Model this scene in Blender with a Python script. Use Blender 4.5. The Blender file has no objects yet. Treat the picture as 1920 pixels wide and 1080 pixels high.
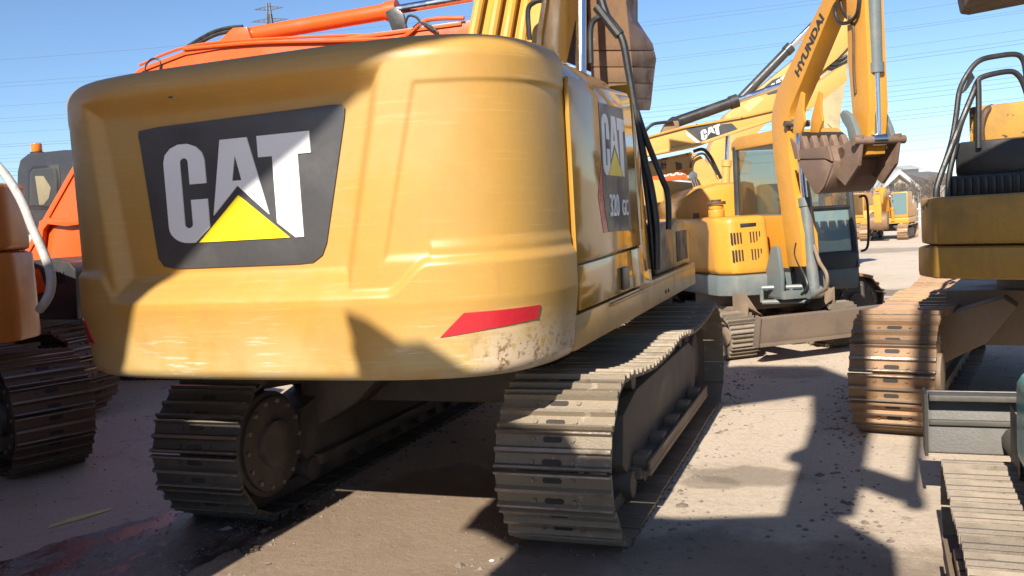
import bpy, bmesh, math, random
from mathutils import Vector, Matrix
from mathutils.geometry import tessellate_polygon
R = math.radians
rnd = random.Random(7)
scn = bpy.context.scene
COL = scn.collection

# ------------------------------------------------------------------ camera, sky, sun, exposure
CAM = Vector((2.79, -6.8, 1.9))
FPX = 1692.0                                     # focal length in pixels of a 1920 px wide picture
ROWS = ((0.93587972, 0.34740079, -0.05866729), (0.02758912, 0.09374307, 0.99521409), (-0.35123781, 0.93301926, -0.07814776))
cr, cu, cf = (Vector(r) for r in ROWS)           # camera right, up, forward in the world
cd = bpy.data.cameras.new('camera'); cam = bpy.data.objects.new('camera', cd); COL.objects.link(cam)
mw = Matrix((cr, cu, -cf)).transposed().to_4x4(); mw.translation = CAM
cam.matrix_world = mw
cd.sensor_width = 36.0; cd.lens = FPX / 1920 * 36.0; cd.clip_start = 0.05; cd.clip_end = 4000
scn.camera = cam
SUN_EL, SUN_AZ = R(36.0), R(2.0)                 # the sun stands behind the camera, light travels towards +Y
TE = math.tan(SUN_EL)
world = bpy.data.worlds.new('World'); scn.world = world; world.use_nodes = True
wt = world.node_tree; wt.nodes.clear()
sky = wt.nodes.new('ShaderNodeTexSky'); sky.sky_type = 'NISHITA'; sky.sun_disc = False
sky.sun_elevation = SUN_EL; sky.sun_rotation = R(180) + SUN_AZ
sky.air_density = 0.85; sky.dust_density = .1; sky.ozone_density = 5.0
bg = wt.nodes.new('ShaderNodeBackground'); bg.inputs[1].default_value = 0.083
wo = wt.nodes.new('ShaderNodeOutputWorld')
wt.links.new(sky.outputs[0], bg.inputs[0]); wt.links.new(bg.outputs[0], wo.inputs[0])
sd = bpy.data.lights.new('sun', 'SUN'); sd.energy = 5.0; sd.angle = R(0.53); sd.color = (1.0, 0.93, 0.82)
sun = bpy.data.objects.new('sun', sd); COL.objects.link(sun)
sdir = Vector((math.sin(SUN_AZ) * math.cos(SUN_EL), math.cos(SUN_AZ) * math.cos(SUN_EL), -math.sin(SUN_EL)))
sun.rotation_euler = sdir.to_track_quat('-Z', 'Y').to_euler()
vs = scn.view_settings; vs.view_transform = 'Standard'; vs.look = 'None'; vs.gamma = 1.0; vs.exposure = 0.88
vs.use_curve_mapping = False

# ------------------------------------------------------------------ measuring helpers
def ray(px, py):
    return cr * (px - 960) + cu * (540 - py) + cf * FPX
def at(px, py, axis, v):                         # the point of a real plane (world axis = v) seen at a pixel of the photograph
    d = ray(px, py); return CAM + d * ((v - CAM[axis]) / d[axis])
def far(px, py, depth):
    return CAM + ray(px, py) * (depth / FPX)
def hd(h):                                       # heading (clockwise from +Y): matrix with local x right, y forward
    return Matrix.Rotation(-R(h), 4, 'Z')
def onp(root, axis, v, px, py):                  # the same on a plane of a machine's own frame
    inv = root.matrix_basis.inverted(); o = inv @ CAM; d = inv.to_3x3() @ ray(px, py)
    return o + d * ((v - o[axis]) / d[axis])

# ------------------------------------------------------------------ materials
def nd(t, typ, **kw):
    n = t.nodes.new(typ)
    for k, v in kw.items():
        if k.startswith('i_'): n.inputs[k[2:]].default_value = v
        else: setattr(n, k, v)
    return n
def mixc(t, fac, a, b):
    m = t.nodes.new('ShaderNodeMix'); m.data_type = 'RGBA'
    if hasattr(fac, 'links') or hasattr(fac, 'is_linked'): t.links.new(fac, m.inputs[0])
    else: m.inputs[0].default_value = fac
    for s, v in ((m.inputs[6], a), (m.inputs[7], b)):
        if isinstance(v, tuple): s.default_value = (*v, 1)
        else: t.links.new(v, s)
    return m.outputs[2]
def noise(t, co, scale, detail=5, rough=.6, lo=.4, hi=.6, stretch=None):
    if stretch:
        mp = t.nodes.new('ShaderNodeMapping'); mp.inputs['Scale'].default_value = stretch
        t.links.new(co, mp.inputs[0]); co = mp.outputs[0]
    n = nd(t, 'ShaderNodeTexNoise', i_Scale=scale, i_Detail=detail, i_Roughness=rough); t.links.new(co, n.inputs['Vector'])
    m = nd(t, 'ShaderNodeMapRange'); m.inputs[1].default_value = lo; m.inputs[2].default_value = hi
    m.interpolation_type = 'SMOOTHSTEP'
    t.links.new(n.outputs[0], m.inputs[0]); return m.outputs[0]
def mul(t, a, k):
    m = nd(t, 'ShaderNodeMath', operation='MULTIPLY')
    t.links.new(a, m.inputs[0])
    if isinstance(k, float): m.inputs[1].default_value = k
    else: t.links.new(k, m.inputs[1])
    return m.outputs[0]
MATS = {}
def surf(name, base, dirt=(.12, .09, .06), amt=.35, scale=2.2, rough=.4, metal=0.0, bump=.12, chips=None, chipamt=.0, chipscale=9.,
         streak=.0, fine=.18, coat=0.0, spec=.5, world_co=False, bscale=60., vary=0.):
    m = bpy.data.materials.new(name); m.use_nodes = True; t = m.node_tree; b = t.nodes['Principled BSDF']
    tc = t.nodes.new('ShaderNodeTexCoord'); co = tc.outputs['Object']
    if world_co: co = t.nodes.new('ShaderNodeNewGeometry').outputs['Position']
    big = noise(t, co, scale, 6, .65, .42, .72)
    c = mixc(t, mul(t, big, amt), base, dirt)
    fn = noise(t, co, 38., 4, .7, .3, .75)
    c = mixc(t, mul(t, fn, fine), c, tuple(x * .45 for x in base))
    if streak:
        s = noise(t, co, 5., 4, .6, .5, .75, (6, 6, .5)); c = mixc(t, mul(t, s, streak), c, dirt)
    rr = nd(t, 'ShaderNodeMapRange'); rr.inputs[3].default_value = rough * .8; rr.inputs[4].default_value = min(1, rough * 1.35 + .06)
    t.links.new(big, rr.inputs[0]); ro = rr.outputs[0]
    if vary:
        oi = t.nodes.new('ShaderNodeObjectInfo'); vr = nd(t, 'ShaderNodeMapRange'); vr.inputs[3].default_value = 1 - vary; vr.inputs[4].default_value = 1 + vary * .6
        t.links.new(oi.outputs['Random'], vr.inputs[0]); hs = nd(t, 'ShaderNodeHueSaturation'); t.links.new(vr.outputs[0], hs.inputs['Value']); t.links.new(c, hs.inputs['Color']); c = hs.outputs[0]
    if chips:
        lo = .74 - chipamt * .25
        ch = noise(t, co, chipscale, 8, .72, lo, lo + .02); c = mixc(t, ch, c, chips)
        ad = nd(t, 'ShaderNodeMath', operation='MAXIMUM'); t.links.new(ro, ad.inputs[0]); t.links.new(mul(t, ch, .8), ad.inputs[1]); ro = ad.outputs[0]
    t.links.new(c, b.inputs['Base Color']); t.links.new(ro, b.inputs['Roughness'])
    b.inputs['Metallic'].default_value = metal; b.inputs['Specular IOR Level'].default_value = spec
    if coat: b.inputs['Coat Weight'].default_value = coat; b.inputs['Coat Roughness'].default_value = .04
    if bump:
        n = nd(t, 'ShaderNodeTexNoise', i_Scale=bscale, i_Detail=6, i_Roughness=.7); t.links.new(co, n.inputs['Vector'])
        bp = nd(t, 'ShaderNodeBump', i_Strength=bump, i_Distance=.01); t.links.new(n.outputs[0], bp.inputs['Height'])
        t.links.new(bp.outputs[0], b.inputs['Normal'])
    MATS[name] = m; return m
RUST = (.11, .045, .02)
M = {}
M['cw'] = None
M['yellow'] = surf('yellow paint', (.55, .29, .045), (.30, .17, .06), .35, 1.6, .38, chips=(.45, .36, .22), chipamt=.02, bump=.04)
M['gloss'] = surf('glossy yellow paint', (.43, .225, .035), (.27, .15, .04), .35, 1.3, .12, coat=.3, bump=.0, fine=.1)
M['deck'] = surf('dusty yellow deck paint', (.50, .29, .09), (.33, .24, .14), .6, 2.0, .35, bump=.08, chips=RUST, chipamt=.0)
M['old'] = surf('faded yellow paint', (.52, .28, .05), (.26, .15, .06), .7, 1.7, .55, chips=(.085, .05, .03), chipamt=.60, chipscale=3.2, streak=.4, bump=.12)
M['hyun'] = surf('orange yellow paint', (.60, .28, .035), (.36, .18, .05), .3, 1.8, .36, chips=(.16, .06, .02), chipamt=.05, bump=.06, streak=.12)
M['cream'] = surf('sunbleached yellow paint', (.58, .33, .085), (.40, .26, .11), .4, 1.4, .45, chips=RUST, chipamt=.10, bump=.07, streak=.2)
M['mudarm'] = surf('mud coated arm paint', (.42, .33, .17), (.30, .25, .18), .8, 2.5, .8, chips=(.5, .3, .08), chipamt=.15, bump=.3)
M['orange'] = surf('orange red paint', (.68, .105, .018), (.40, .08, .03), .2, 1.5, .32, bump=.03)
M['dorange'] = surf('weathered orange paint', (.55, .18, .03), (.22, .08, .03), .4, 1.5, .35, bump=.06, streak=.2)
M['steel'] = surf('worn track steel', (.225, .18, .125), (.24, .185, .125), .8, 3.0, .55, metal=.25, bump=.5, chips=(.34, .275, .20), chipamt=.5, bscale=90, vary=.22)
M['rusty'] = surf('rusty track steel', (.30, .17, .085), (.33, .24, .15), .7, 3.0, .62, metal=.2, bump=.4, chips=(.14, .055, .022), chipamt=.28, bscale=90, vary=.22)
M['darktrk'] = surf('dark track steel', (.085, .078, .066), (.15, .12, .09), .7, 3.0, .6, metal=.2, bump=.5, bscale=80, vary=.22)  # darker tone than the worn track steel
M['brown'] = surf('dark rusty track steel', (.12, .07, .045), (.17, .11, .07), .7, 3.0, .6, metal=.2, bump=.4, bscale=80, vary=.22)
M['pale'] = surf('dusty pale track plates', (.255, .205, .155), (.15, .12, .09), .85, 3.0, .75, bump=.7, chips=(.10, .08, .065), chipamt=.45, chipscale=7., vary=.45)
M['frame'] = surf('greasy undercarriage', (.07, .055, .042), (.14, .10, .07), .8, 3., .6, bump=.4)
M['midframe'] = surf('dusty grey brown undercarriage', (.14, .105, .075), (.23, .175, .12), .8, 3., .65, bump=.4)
M['duty'] = surf('dusty brown undercarriage', (.21, .15, .10), (.30, .22, .15), .7, 3., .7, bump=.4)
M['polished'] = surf('rubbed grouser edges', (.30, .25, .20), (.16, .12, .09), .8, 6., .38, metal=.5, bump=.3, vary=.25)
M['hosewrap'] = surf('pale spiral hose wrap', (.48, .46, .43), (.25, .23, .21), .6, 9., .6, bump=.4)
M['hole'] = surf('dark hole inset', (.03, .024, .02), amt=.2, rough=.9)  # dark colour stands for the shade inside holes, slots and vents
M['black'] = surf('black plastic', (.022, .021, .021), (.07, .06, .05), .4, 3., .42, bump=.1)
M['rubber'] = surf('black hose rubber', (.018, .018, .018), (.06, .05, .04), .3, 6., .45, bump=.1)
M['charcoal'] = surf('charcoal cab paint', (.036, .037, .04), (.10, .09, .08), .3, 2., .38, bump=.05)
M['hgrey'] = surf('blue grey frame paint', (.13, .155, .155), (.24, .21, .17), .55, 3., .48, bump=.12, chips=(.33, .28, .22), chipamt=.06)
M['chrome'] = surf('chrome rod', (.75, .75, .76), (.5, .48, .45), .2, 4., .16, metal=1., bump=.0, fine=.05)
M['panel'] = surf('dark grey decal film', (.062, .062, .064), (.10, .09, .085), .3, 3., .42, bump=.03, chips=(.6, .58, .55), chipamt=-.16, chipscale=14.)
M['white'] = surf('white vinyl', (.80, .80, .78), (.6, .58, .53), .2, 3., .4, bump=.0, fine=.04)
M['yvinyl'] = surf('yellow vinyl', (.90, .68, .02), (.8, .6, .05), .2, 3., .4, bump=.0, fine=.03)
M['black_vinyl'] = surf('black vinyl', (.03, .028, .026), amt=.1, rough=.45, bump=0.)
M['red'] = surf('red reflector film', (.50, .02, .03), (.33, .02, .03), .4, 8., .3, bump=.08, chips=(.55, .38, .20), chipamt=.42, chipscale=4.)
M['bucket'] = surf('rusty brown bucket steel', (.19, .12, .085), (.30, .21, .15), .7, 2.5, .55, metal=.15, bump=.35, chips=(.36, .27, .20), chipamt=.2, chipscale=5.)
M['wornbk'] = surf('brown worn bucket steel', (.23, .135, .075), (.13, .08, .05), .8, 2.5, .6, bump=.4, chips=(.36, .26, .16), chipamt=.35, chipscale=4., streak=.4)  # browner, dirtier worn steel
M['blade'] = surf('worn blade steel', (.22, .165, .125), (.13, .10, .08), .7, 2.5, .5, metal=.2, bump=.25, chips=(.42, .34, .28), chipamt=.12, chipscale=6.)
M['gblade'] = surf('dark grey blade steel', (.085, .078, .068), (.14, .12, .095), .7, 2.5, .55, metal=.1, bump=.15, chips=(.24, .21, .17), chipamt=.3, chipscale=4.)
M['teal'] = surf('teal paint', (.03, .36, .36), (.08, .25, .25), .3, 2., .3, bump=.03)
M['beacon'] = surf('orange beacon lens', (.85, .18, .02), amt=.1, rough=.15, bump=0.)
M['seat'] = surf('beige seat fabric', (.45, .38, .24), amt=.3, rough=.8)
M['paper'] = surf('white scrap', (.75, .74, .72), amt=.3, rough=.7)
M['mud'] = surf('dark mud', (.07, .05, .035), (.12, .09, .06), .6, 9., .8, bump=.8)
M['pline'] = surf('worn yellow line paint', (.72, .70, .24), (.4, .38, .18), .5, 6., .6, chips=(.16, .13, .11), chipamt=.25, chipscale=14.)
M['wall'] = surf('cream render', (.36, .31, .23), (.45, .4, .33), .4, .4, .8)
M['grey_wall'] = surf('grey wall', (.30, .28, .26), amt=.2, scale=.3, rough=.8)
M['roof'] = surf('dark roofing', (.17, .155, .15), amt=.3, scale=.5, rough=.8)
M['whitewall'] = surf('white render', (.42, .42, .42), (.45, .45, .44), .3, .5, .7)
M['bark'] = surf('bare winter branches', (.16, .13, .105), amt=.3, scale=2., rough=.9)
M['sticker'] = surf('yellow green sticker', (.62, .60, .20), (.35, .4, .15), .8, 12., .5)
M['wire'] = surf('dark cable', (.045, .055, .07), amt=.1, rough=.6, bump=0.)
M['galv'] = surf('galvanised steel', (.06, .06, .07), amt=.2, rough=.5, metal=.4, bump=0.)
def glassmat(name, tint, rough=.03, trans=.45, dif=(.16, .15, .13)):
    m = bpy.data.materials.new(name); m.use_nodes = True; t = m.node_tree; t.nodes.clear()
    o = nd(t, 'ShaderNodeOutputMaterial'); g = nd(t, 'ShaderNodeBsdfGlossy', i_Roughness=rough)
    tr = nd(t, 'ShaderNodeBsdfTransparent'); tr.inputs[0].default_value = (*tint, 1)
    df = nd(t, 'ShaderNodeBsdfDiffuse'); df.inputs[0].default_value = (*dif, 1)
    lw = nd(t, 'ShaderNodeLayerWeight', i_Blend=.5); pw = nd(t, 'ShaderNodeMath', operation='POWER'); pw.inputs[1].default_value = 5.; t.links.new(lw.outputs['Facing'], pw.inputs[0])
    fr = nd(t, 'ShaderNodeMapRange'); fr.inputs[3].default_value = .05; fr.inputs[4].default_value = 1.; t.links.new(pw.outputs[0], fr.inputs[0])
    m1 = nd(t, 'ShaderNodeMixShader'); m1.inputs[0].default_value = 1 - trans
    t.links.new(tr.outputs[0], m1.inputs[1]); t.links.new(df.outputs[0], m1.inputs[2])
    m2 = nd(t, 'ShaderNodeMixShader'); t.links.new(fr.outputs[0], m2.inputs[0]); t.links.new(m1.outputs[0], m2.inputs[1]); t.links.new(g.outputs[0], m2.inputs[2])
    t.links.new(m2.outputs[0], o.inputs[0]); return m
M['glass'] = glassmat('dusty cab glass', (.75, .76, .72), .03, .86)
M['cabglass'] = glassmat('tinted cab glass', (.8, .8, .76), .25, .9)
M['blueglass'] = glassmat('blue green cab glass', (.45, .62, .64), .08, .35, (.20, .30, .31))

# ------------------------------------------------------------------ mesh helpers
def fin(name, bm, mat, parent=None, bevel=0.0, seg=2, ang=35, tri=False):
    """link a bmesh as ONE object"""
    bmesh.ops.recalc_face_normals(bm, faces=bm.faces)
    if bevel:
        es = [e for e in bm.edges if len(e.link_faces) == 2 and e.calc_face_angle(0) > R(28)]
        bmesh.ops.bevel(bm, geom=es, offset=bevel, segments=seg, affect='EDGES', clamp_overlap=True, profile=.6)
    me = bpy.data.meshes.new(name)
    for f in bm.faces: f.smooth = True
    for e in bm.edges:
        if len(e.link_faces) == 2 and e.calc_face_angle(0) > R(ang): e.smooth = False
    bm.to_mesh(me); bm.free()
    for mm in (mat if isinstance(mat, (list, tuple)) else [mat]): me.materials.append(mm)
    return link(name, me, parent)
def link(name, me, parent=None):
    o = bpy.data.objects.new(name, me); COL.objects.link(o)
    if parent: o.parent = parent
    return o
def thing(name, label, cat, loc=(0, 0, 0), heading=0, group=None):
    o = bpy.data.objects.new(name, None); COL.objects.link(o)
    o.matrix_basis = Matrix.Translation(Vector(loc)) @ hd(heading)
    return tag(o, label, cat, group)
def tag(o, label, cat, group=None, kind=None):
    o['label'] = label; o['category'] = cat
    if group: o['group'] = group
    if kind: o['kind'] = kind
    return o
def bmn(): return bmesh.new()
def box(bm, lo, hi, mat=None):
    v = [bm.verts.new((x, y, z)) for x in (lo[0], hi[0]) for y in (lo[1], hi[1]) for z in (lo[2], hi[2])]
    if mat is not None:
        for q in v: q.co = mat @ q.co
    for f in ((0, 1, 3, 2), (4, 6, 7, 5), (0, 4, 5, 1), (2, 3, 7, 6), (0, 2, 6, 4), (1, 5, 7, 3)): bm.faces.new([v[i] for i in f])
    return v
def prism(bm, pts, axis, a, b, mi=0):
    """2-D outline in the two other axes, extruded along axis from a to b; concave outlines are fine"""
    def p3(p, t):
        q = list(p); q.insert(axis, t); return Vector(q)
    va = [bm.verts.new(p3(p, a)) for p in pts]; vb = [bm.verts.new(p3(p, b)) for p in pts]
    n = len(pts)
    for tr in tessellate_polygon([[Vector((p[0], p[1], 0)) for p in pts]]):
        for vv, rv in ((va, False), (vb, True)):
            try: bm.faces.new([vv[i] for i in (tr[::-1] if rv else tr)]).material_index = mi
            except ValueError: pass
    for i in range(n):
        j = (i + 1) % n; bm.faces.new((va[i], va[j], vb[j], vb[i])).material_index = mi
def frame_of(d):
    d = d.normalized(); u = d.orthogonal().normalized(); return u, d.cross(u)
def tube(bm, pts, r, n=8, cap=True):
    pts = [Vector(p) for p in pts]; rings = []; u = None
    for i, p in enumerate(pts):
        d = (pts[min(i + 1, len(pts) - 1)] - pts[max(i - 1, 0)]).normalized()
        if u is None: u, w = frame_of(d)
        else:
            u = (u - d * u.dot(d)).normalized(); w = d.cross(u)
        rr = r[i] if isinstance(r, (list, tuple)) else r
        rings.append([bm.verts.new(p + (u * math.cos(k * 2 * math.pi / n) + w * math.sin(k * 2 * math.pi / n)) * rr) for k in range(n)])
    for a, b in zip(rings, rings[1:]):
        for k in range(n): bm.faces.new((a[k], a[(k + 1) % n], b[(k + 1) % n], b[k]))
    if cap: bm.faces.new(rings[0][::-1]); bm.faces.new(rings[-1])
def smooth(pts, n=6):
    """Catmull-Rom through the points"""
    P = [Vector(p) for p in pts]; out = []
    for i in range(len(P) - 1):
        a, b, c, d = P[max(i - 1, 0)], P[i], P[i + 1], P[min(i + 2, len(P) - 1)]
        for k in range(n):
            t = k / n
            out.append(.5 * ((2 * b) + (c - a) * t + (2 * a - 5 * b + 4 * c - d) * t * t + (3 * b - a - 3 * c + d) * t ** 3))
    return out + [P[-1]]
def cyl(bm, p0, p1, r, n=16): tube(bm, [p0, p1], r, n)
def one(name, mat, parent, fn, *a, bevel=0.0, **k):
    bm = bmn(); fn(bm, *a, **k); return fin(name, bm, mat, parent, bevel)
def boxp(name, lo, hi, mat, parent, bevel=.012): return one(name, mat, parent, box, lo, hi, bevel=bevel)
def tubep(name, pts, r, mat, parent, n=8, sm=True): return one(name, mat, parent, tube, smooth(pts) if sm and len(pts) > 2 else pts, r, n)
def rrect(x0, x1, y0, y1, r, n=4):
    out = []
    for cx, cy, a in ((x1 - r, y1 - r, 0), (x0 + r, y1 - r, 90), (x0 + r, y0 + r, 180), (x1 - r, y0 + r, 270)):
        out += [(cx + r * math.cos(R(a + 90 * k / n)), cy + r * math.sin(R(a + 90 * k / n))) for k in range(n + 1)]
    return out
def ram(parent, p0, p1, r, frac=.58, barrel=None, rod=None, name='cylinder'):
    """hydraulic cylinder: barrel with gland and eyes, and its chrome rod as a sub-part"""
    p0, p1 = Vector(p0), Vector(p1); d = p1 - p0; q = p0 + d * frac
    bm = bmn(); tube(bm, [p0, q], r, 16); tube(bm, [q - d.normalized() * r * 1.0, q + d.normalized() * r * .5], r * 1.22, 16)
    s = Vector((1, 0, 0)) if abs(d.normalized().x) < .9 else Vector((0, 1, 0))
    tube(bm, [p0 - s * r * 1.2, p0 + s * r * 1.2], r * 1.1, 12)
    b = fin(name, bm, barrel, parent)
    bm = bmn(); tube(bm, [q, p1], r * .58, 14); tube(bm, [p1 - s * r * 1.2, p1 + s * r * 1.2], r * .95, 12)
    fin('rod', bm, rod or M['chrome'], b); return b
_txt = {}
def text_mesh(s, bold=.0):
    k = (s, bold)
    if k not in _txt:
        c = bpy.data.curves.new('lettering', 'FONT'); c.body = s; c.offset = bold; c.extrude = .012; c.size = 1; c.align_x = 'LEFT'
        o = bpy.data.objects.new('lettering', c); COL.objects.link(o)
        dg = bpy.context.evaluated_depsgraph_get(); me = bpy.data.meshes.new_from_object(o.evaluated_get(dg))
        bpy.data.objects.remove(o); _txt[k] = me
    return _txt[k]
def text(s, mat, parent, org, xd, yd, bold=.02, name='lettering'):
    """lettering with its unit x and y along xd, yd (lengths give the size)"""
    me = text_mesh(s, bold).copy(); me.materials.clear(); me.materials.append(mat)
    o = link(name, me, parent); xd, yd = Vector(xd), Vector(yd); n = xd.cross(yd).normalized() * .4
    me.transform(Matrix((xd, yd, n)).transposed().to_4x4()); o.location = org; return o
# the three letters and the triangle in their own units (2.4 wide, 1.8 high)
def arc(cx, cy, rx, ry, a0, a1, n=7): return [(cx + rx * math.cos(R(a0 + (a1 - a0) * i / n)), cy + ry * math.sin(R(a0 + (a1 - a0) * i / n))) for i in range(n + 1)]
LOGO = [
    ([(.70, 1.06)] + arc(.35, 1.48, .35, .32, 0, 180) + arc(.33, .3, .33, .3, 180, 270) + [(.43, 0), (.70, .26), (.70, .78), (.42, .78)] + arc(.35, .34, .07, .07, 0, -180) + arc(.35, 1.47, .07, .07, 180, 0) + [(.42, 1.06)], []),
    ([(.78, .47), (.98, 1.8), (1.42, 1.8), (1.69, .42), (1.21, .97)], [(1.13, 1.06), (1.285, 1.06), (1.205, 1.52)]),
    ([(1.58, 1.8), (2.4, 1.8), (2.4, 1.43), (2.2, 1.43), (2.2, 0), (2.07, 0), (1.80, .27), (1.80, 1.43), (1.58, 1.43)], []),
    ([(.50, 0), (1.21, .80), (1.98, 0)], [])]
def logo(parent, fn, tri_mat=None, thick=.006):
    """fn(u, v, off) gives the point of the carrying surface lifted by off"""
    for i, (outer, hole) in enumerate(LOGO):
        bm = bmn(); loops = [outer] + ([hole] if hole else [])
        flat = [p for l in loops for p in l]
        va = [bm.verts.new(fn(p[0], p[1], thick)) for p in flat]; vb = [bm.verts.new(fn(p[0], p[1], -.004)) for p in flat]
        for tr in tessellate_polygon([[Vector((p[0], p[1], 0)) for p in l] for l in loops]): bm.faces.new([va[k] for k in tr])
        b = 0
        for l in loops:
            n = len(l)
            for k in range(n): bm.faces.new((va[b + k], va[b + (k + 1) % n], vb[b + (k + 1) % n], vb[b + k]))
            b += n
        o = fin('letter' if i < 3 else 'triangle', bm, M['white'] if i < 3 else (tri_mat or M['yvinyl']), parent)

# ------------------------------------------------------------------ ground
def ground():
    bm = bmn(); S = 700
    v = [bm.verts.new(p) for p in ((-S, -S, 0), (S, -S, 0), (S, S, 0), (-S, S, 0))]; bm.faces.new(v)
    m = bpy.data.materials.new('dusty concrete yard'); m.use_nodes = True; t = m.node_tree; b = t.nodes['Principled BSDF']
    co = t.nodes.new('ShaderNodeNewGeometry').outputs['Position']
    c = mixc(t, noise(t, co, .35, 6, .6, .35, .7), (.63, .515, .395), (.54, .435, .325))
    c = mixc(t, mul(t, noise(t, co, 1.7, 8, .7, .50, .74), .5), c, (.33, .255, .195))
    c = mixc(t, mul(t, noise(t, co, 26., 8, .8, .42, .72), .5), c, (.27, .215, .165))
    c = mixc(t, mul(t, noise(t, co, 95., 5, .8, .5, .7), .45), c, (.20, .155, .12))
    c = mixc(t, mul(t, noise(t, co, 7., 8, .75, .55, .7), .35), c, (.66, .57, .46))
    c = mixc(t, mul(t, noise(t, co, 3.2, 10, .75, .60, .66), .75), c, (.11, .085, .065))         # oil and tyre stains
    vo = nd(t, 'ShaderNodeTexVoronoi', feature='DISTANCE_TO_EDGE', i_Scale=.33)
    wv = nd(t, 'ShaderNodeTexNoise', i_Scale=1.5, i_Detail=6); t.links.new(co, wv.inputs['Vector'])
    vm = nd(t, 'ShaderNodeVectorMath', operation='ADD'); t.links.new(co, vm.inputs[0]); t.links.new(wv.outputs['Color'], vm.inputs[1]); t.links.new(vm.outputs[0], vo.inputs['Vector'])
    mr = nd(t, 'ShaderNodeMapRange'); mr.inputs[1].default_value = .0; mr.inputs[2].default_value = .006; mr.inputs[3].default_value = .35; mr.inputs[4].default_value = 0.
    t.links.new(vo.outputs['Distance'], mr.inputs[0]); c = mixc(t, mr.outputs[0], c, (.12, .09, .07))
    # damp muddy patch round the machines in front: spheres of influence with ragged edges
    def patch(cx, cy, rx, ry, ang, lo, hi):
        mp = nd(t, 'ShaderNodeMapping'); mp.vector_type = 'TEXTURE'
        mp.inputs['Location'].default_value = (cx, cy, 0); mp.inputs['Rotation'].default_value = (0, 0, R(ang)); mp.inputs['Scale'].default_value = (rx, ry, 1)
        t.links.new(co, mp.inputs[0]); ln = nd(t, 'ShaderNodeVectorMath', operation='LENGTH'); t.links.new(mp.outputs[0], ln.inputs[0])
        ns = nd(t, 'ShaderNodeTexNoise', i_Scale=2.3, i_Detail=8, i_Roughness=.65); t.links.new(co, ns.inputs['Vector'])
        ad = nd(t, 'ShaderNodeMath', operation='ADD'); t.links.new(ln.outputs['Value'], ad.inputs[0]); t.links.new(ns.outputs[0], ad.inputs[1])
        r_ = nd(t, 'ShaderNodeMapRange'); r_.interpolation_type = 'SMOOTHSTEP'; r_.inputs[1].default_value = hi + .5; r_.inputs[2].default_value = lo + .5
        t.links.new(ad.outputs[0], r_.inputs[0]); return r_.outputs[0]
    mud = patch(.1, -2.6, 1.5, 1.9, 0, .75, 1.15)
    c = mixc(t, mul(t, mud, .6), c, (.22, .145, .085))
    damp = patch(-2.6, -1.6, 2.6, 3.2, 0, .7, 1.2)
    dirt = patch(2.3, -2.6, 1.6, 1.15, 0, .7, 1.1)  # brown mud, its colour also deepening the lower right shadow
    c = mixc(t, mul(t, dirt, .65), c, (.17, .12, .085))
    wetm = patch(.15, -1.9, 1.0, 1.5, 0, .8, 1.0)
    c = mixc(t, mul(t, wetm, .4), c, (.15, .095, .055))
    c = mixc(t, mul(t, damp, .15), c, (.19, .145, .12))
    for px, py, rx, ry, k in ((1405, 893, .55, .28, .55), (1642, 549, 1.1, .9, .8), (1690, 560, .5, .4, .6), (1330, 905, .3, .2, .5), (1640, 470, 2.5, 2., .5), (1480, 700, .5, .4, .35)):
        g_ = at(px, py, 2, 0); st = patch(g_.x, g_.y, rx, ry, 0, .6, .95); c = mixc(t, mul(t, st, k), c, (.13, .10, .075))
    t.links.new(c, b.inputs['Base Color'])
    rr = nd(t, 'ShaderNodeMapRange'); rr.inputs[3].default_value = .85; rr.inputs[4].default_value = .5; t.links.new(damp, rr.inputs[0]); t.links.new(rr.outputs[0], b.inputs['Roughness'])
    n1 = nd(t, 'ShaderNodeTexNoise', i_Scale=11., i_Detail=14, i_Roughness=.8); t.links.new(co, n1.inputs['Vector'])
    bp = nd(t, 'ShaderNodeBump', i_Strength=.6, i_Distance=.04); t.links.new(n1.outputs[0], bp.inputs['Height']); t.links.new(bp.outputs[0], b.inputs['Normal'])
    o = fin('ground', bm, m); o['kind'] = 'structure'
ground()
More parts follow.
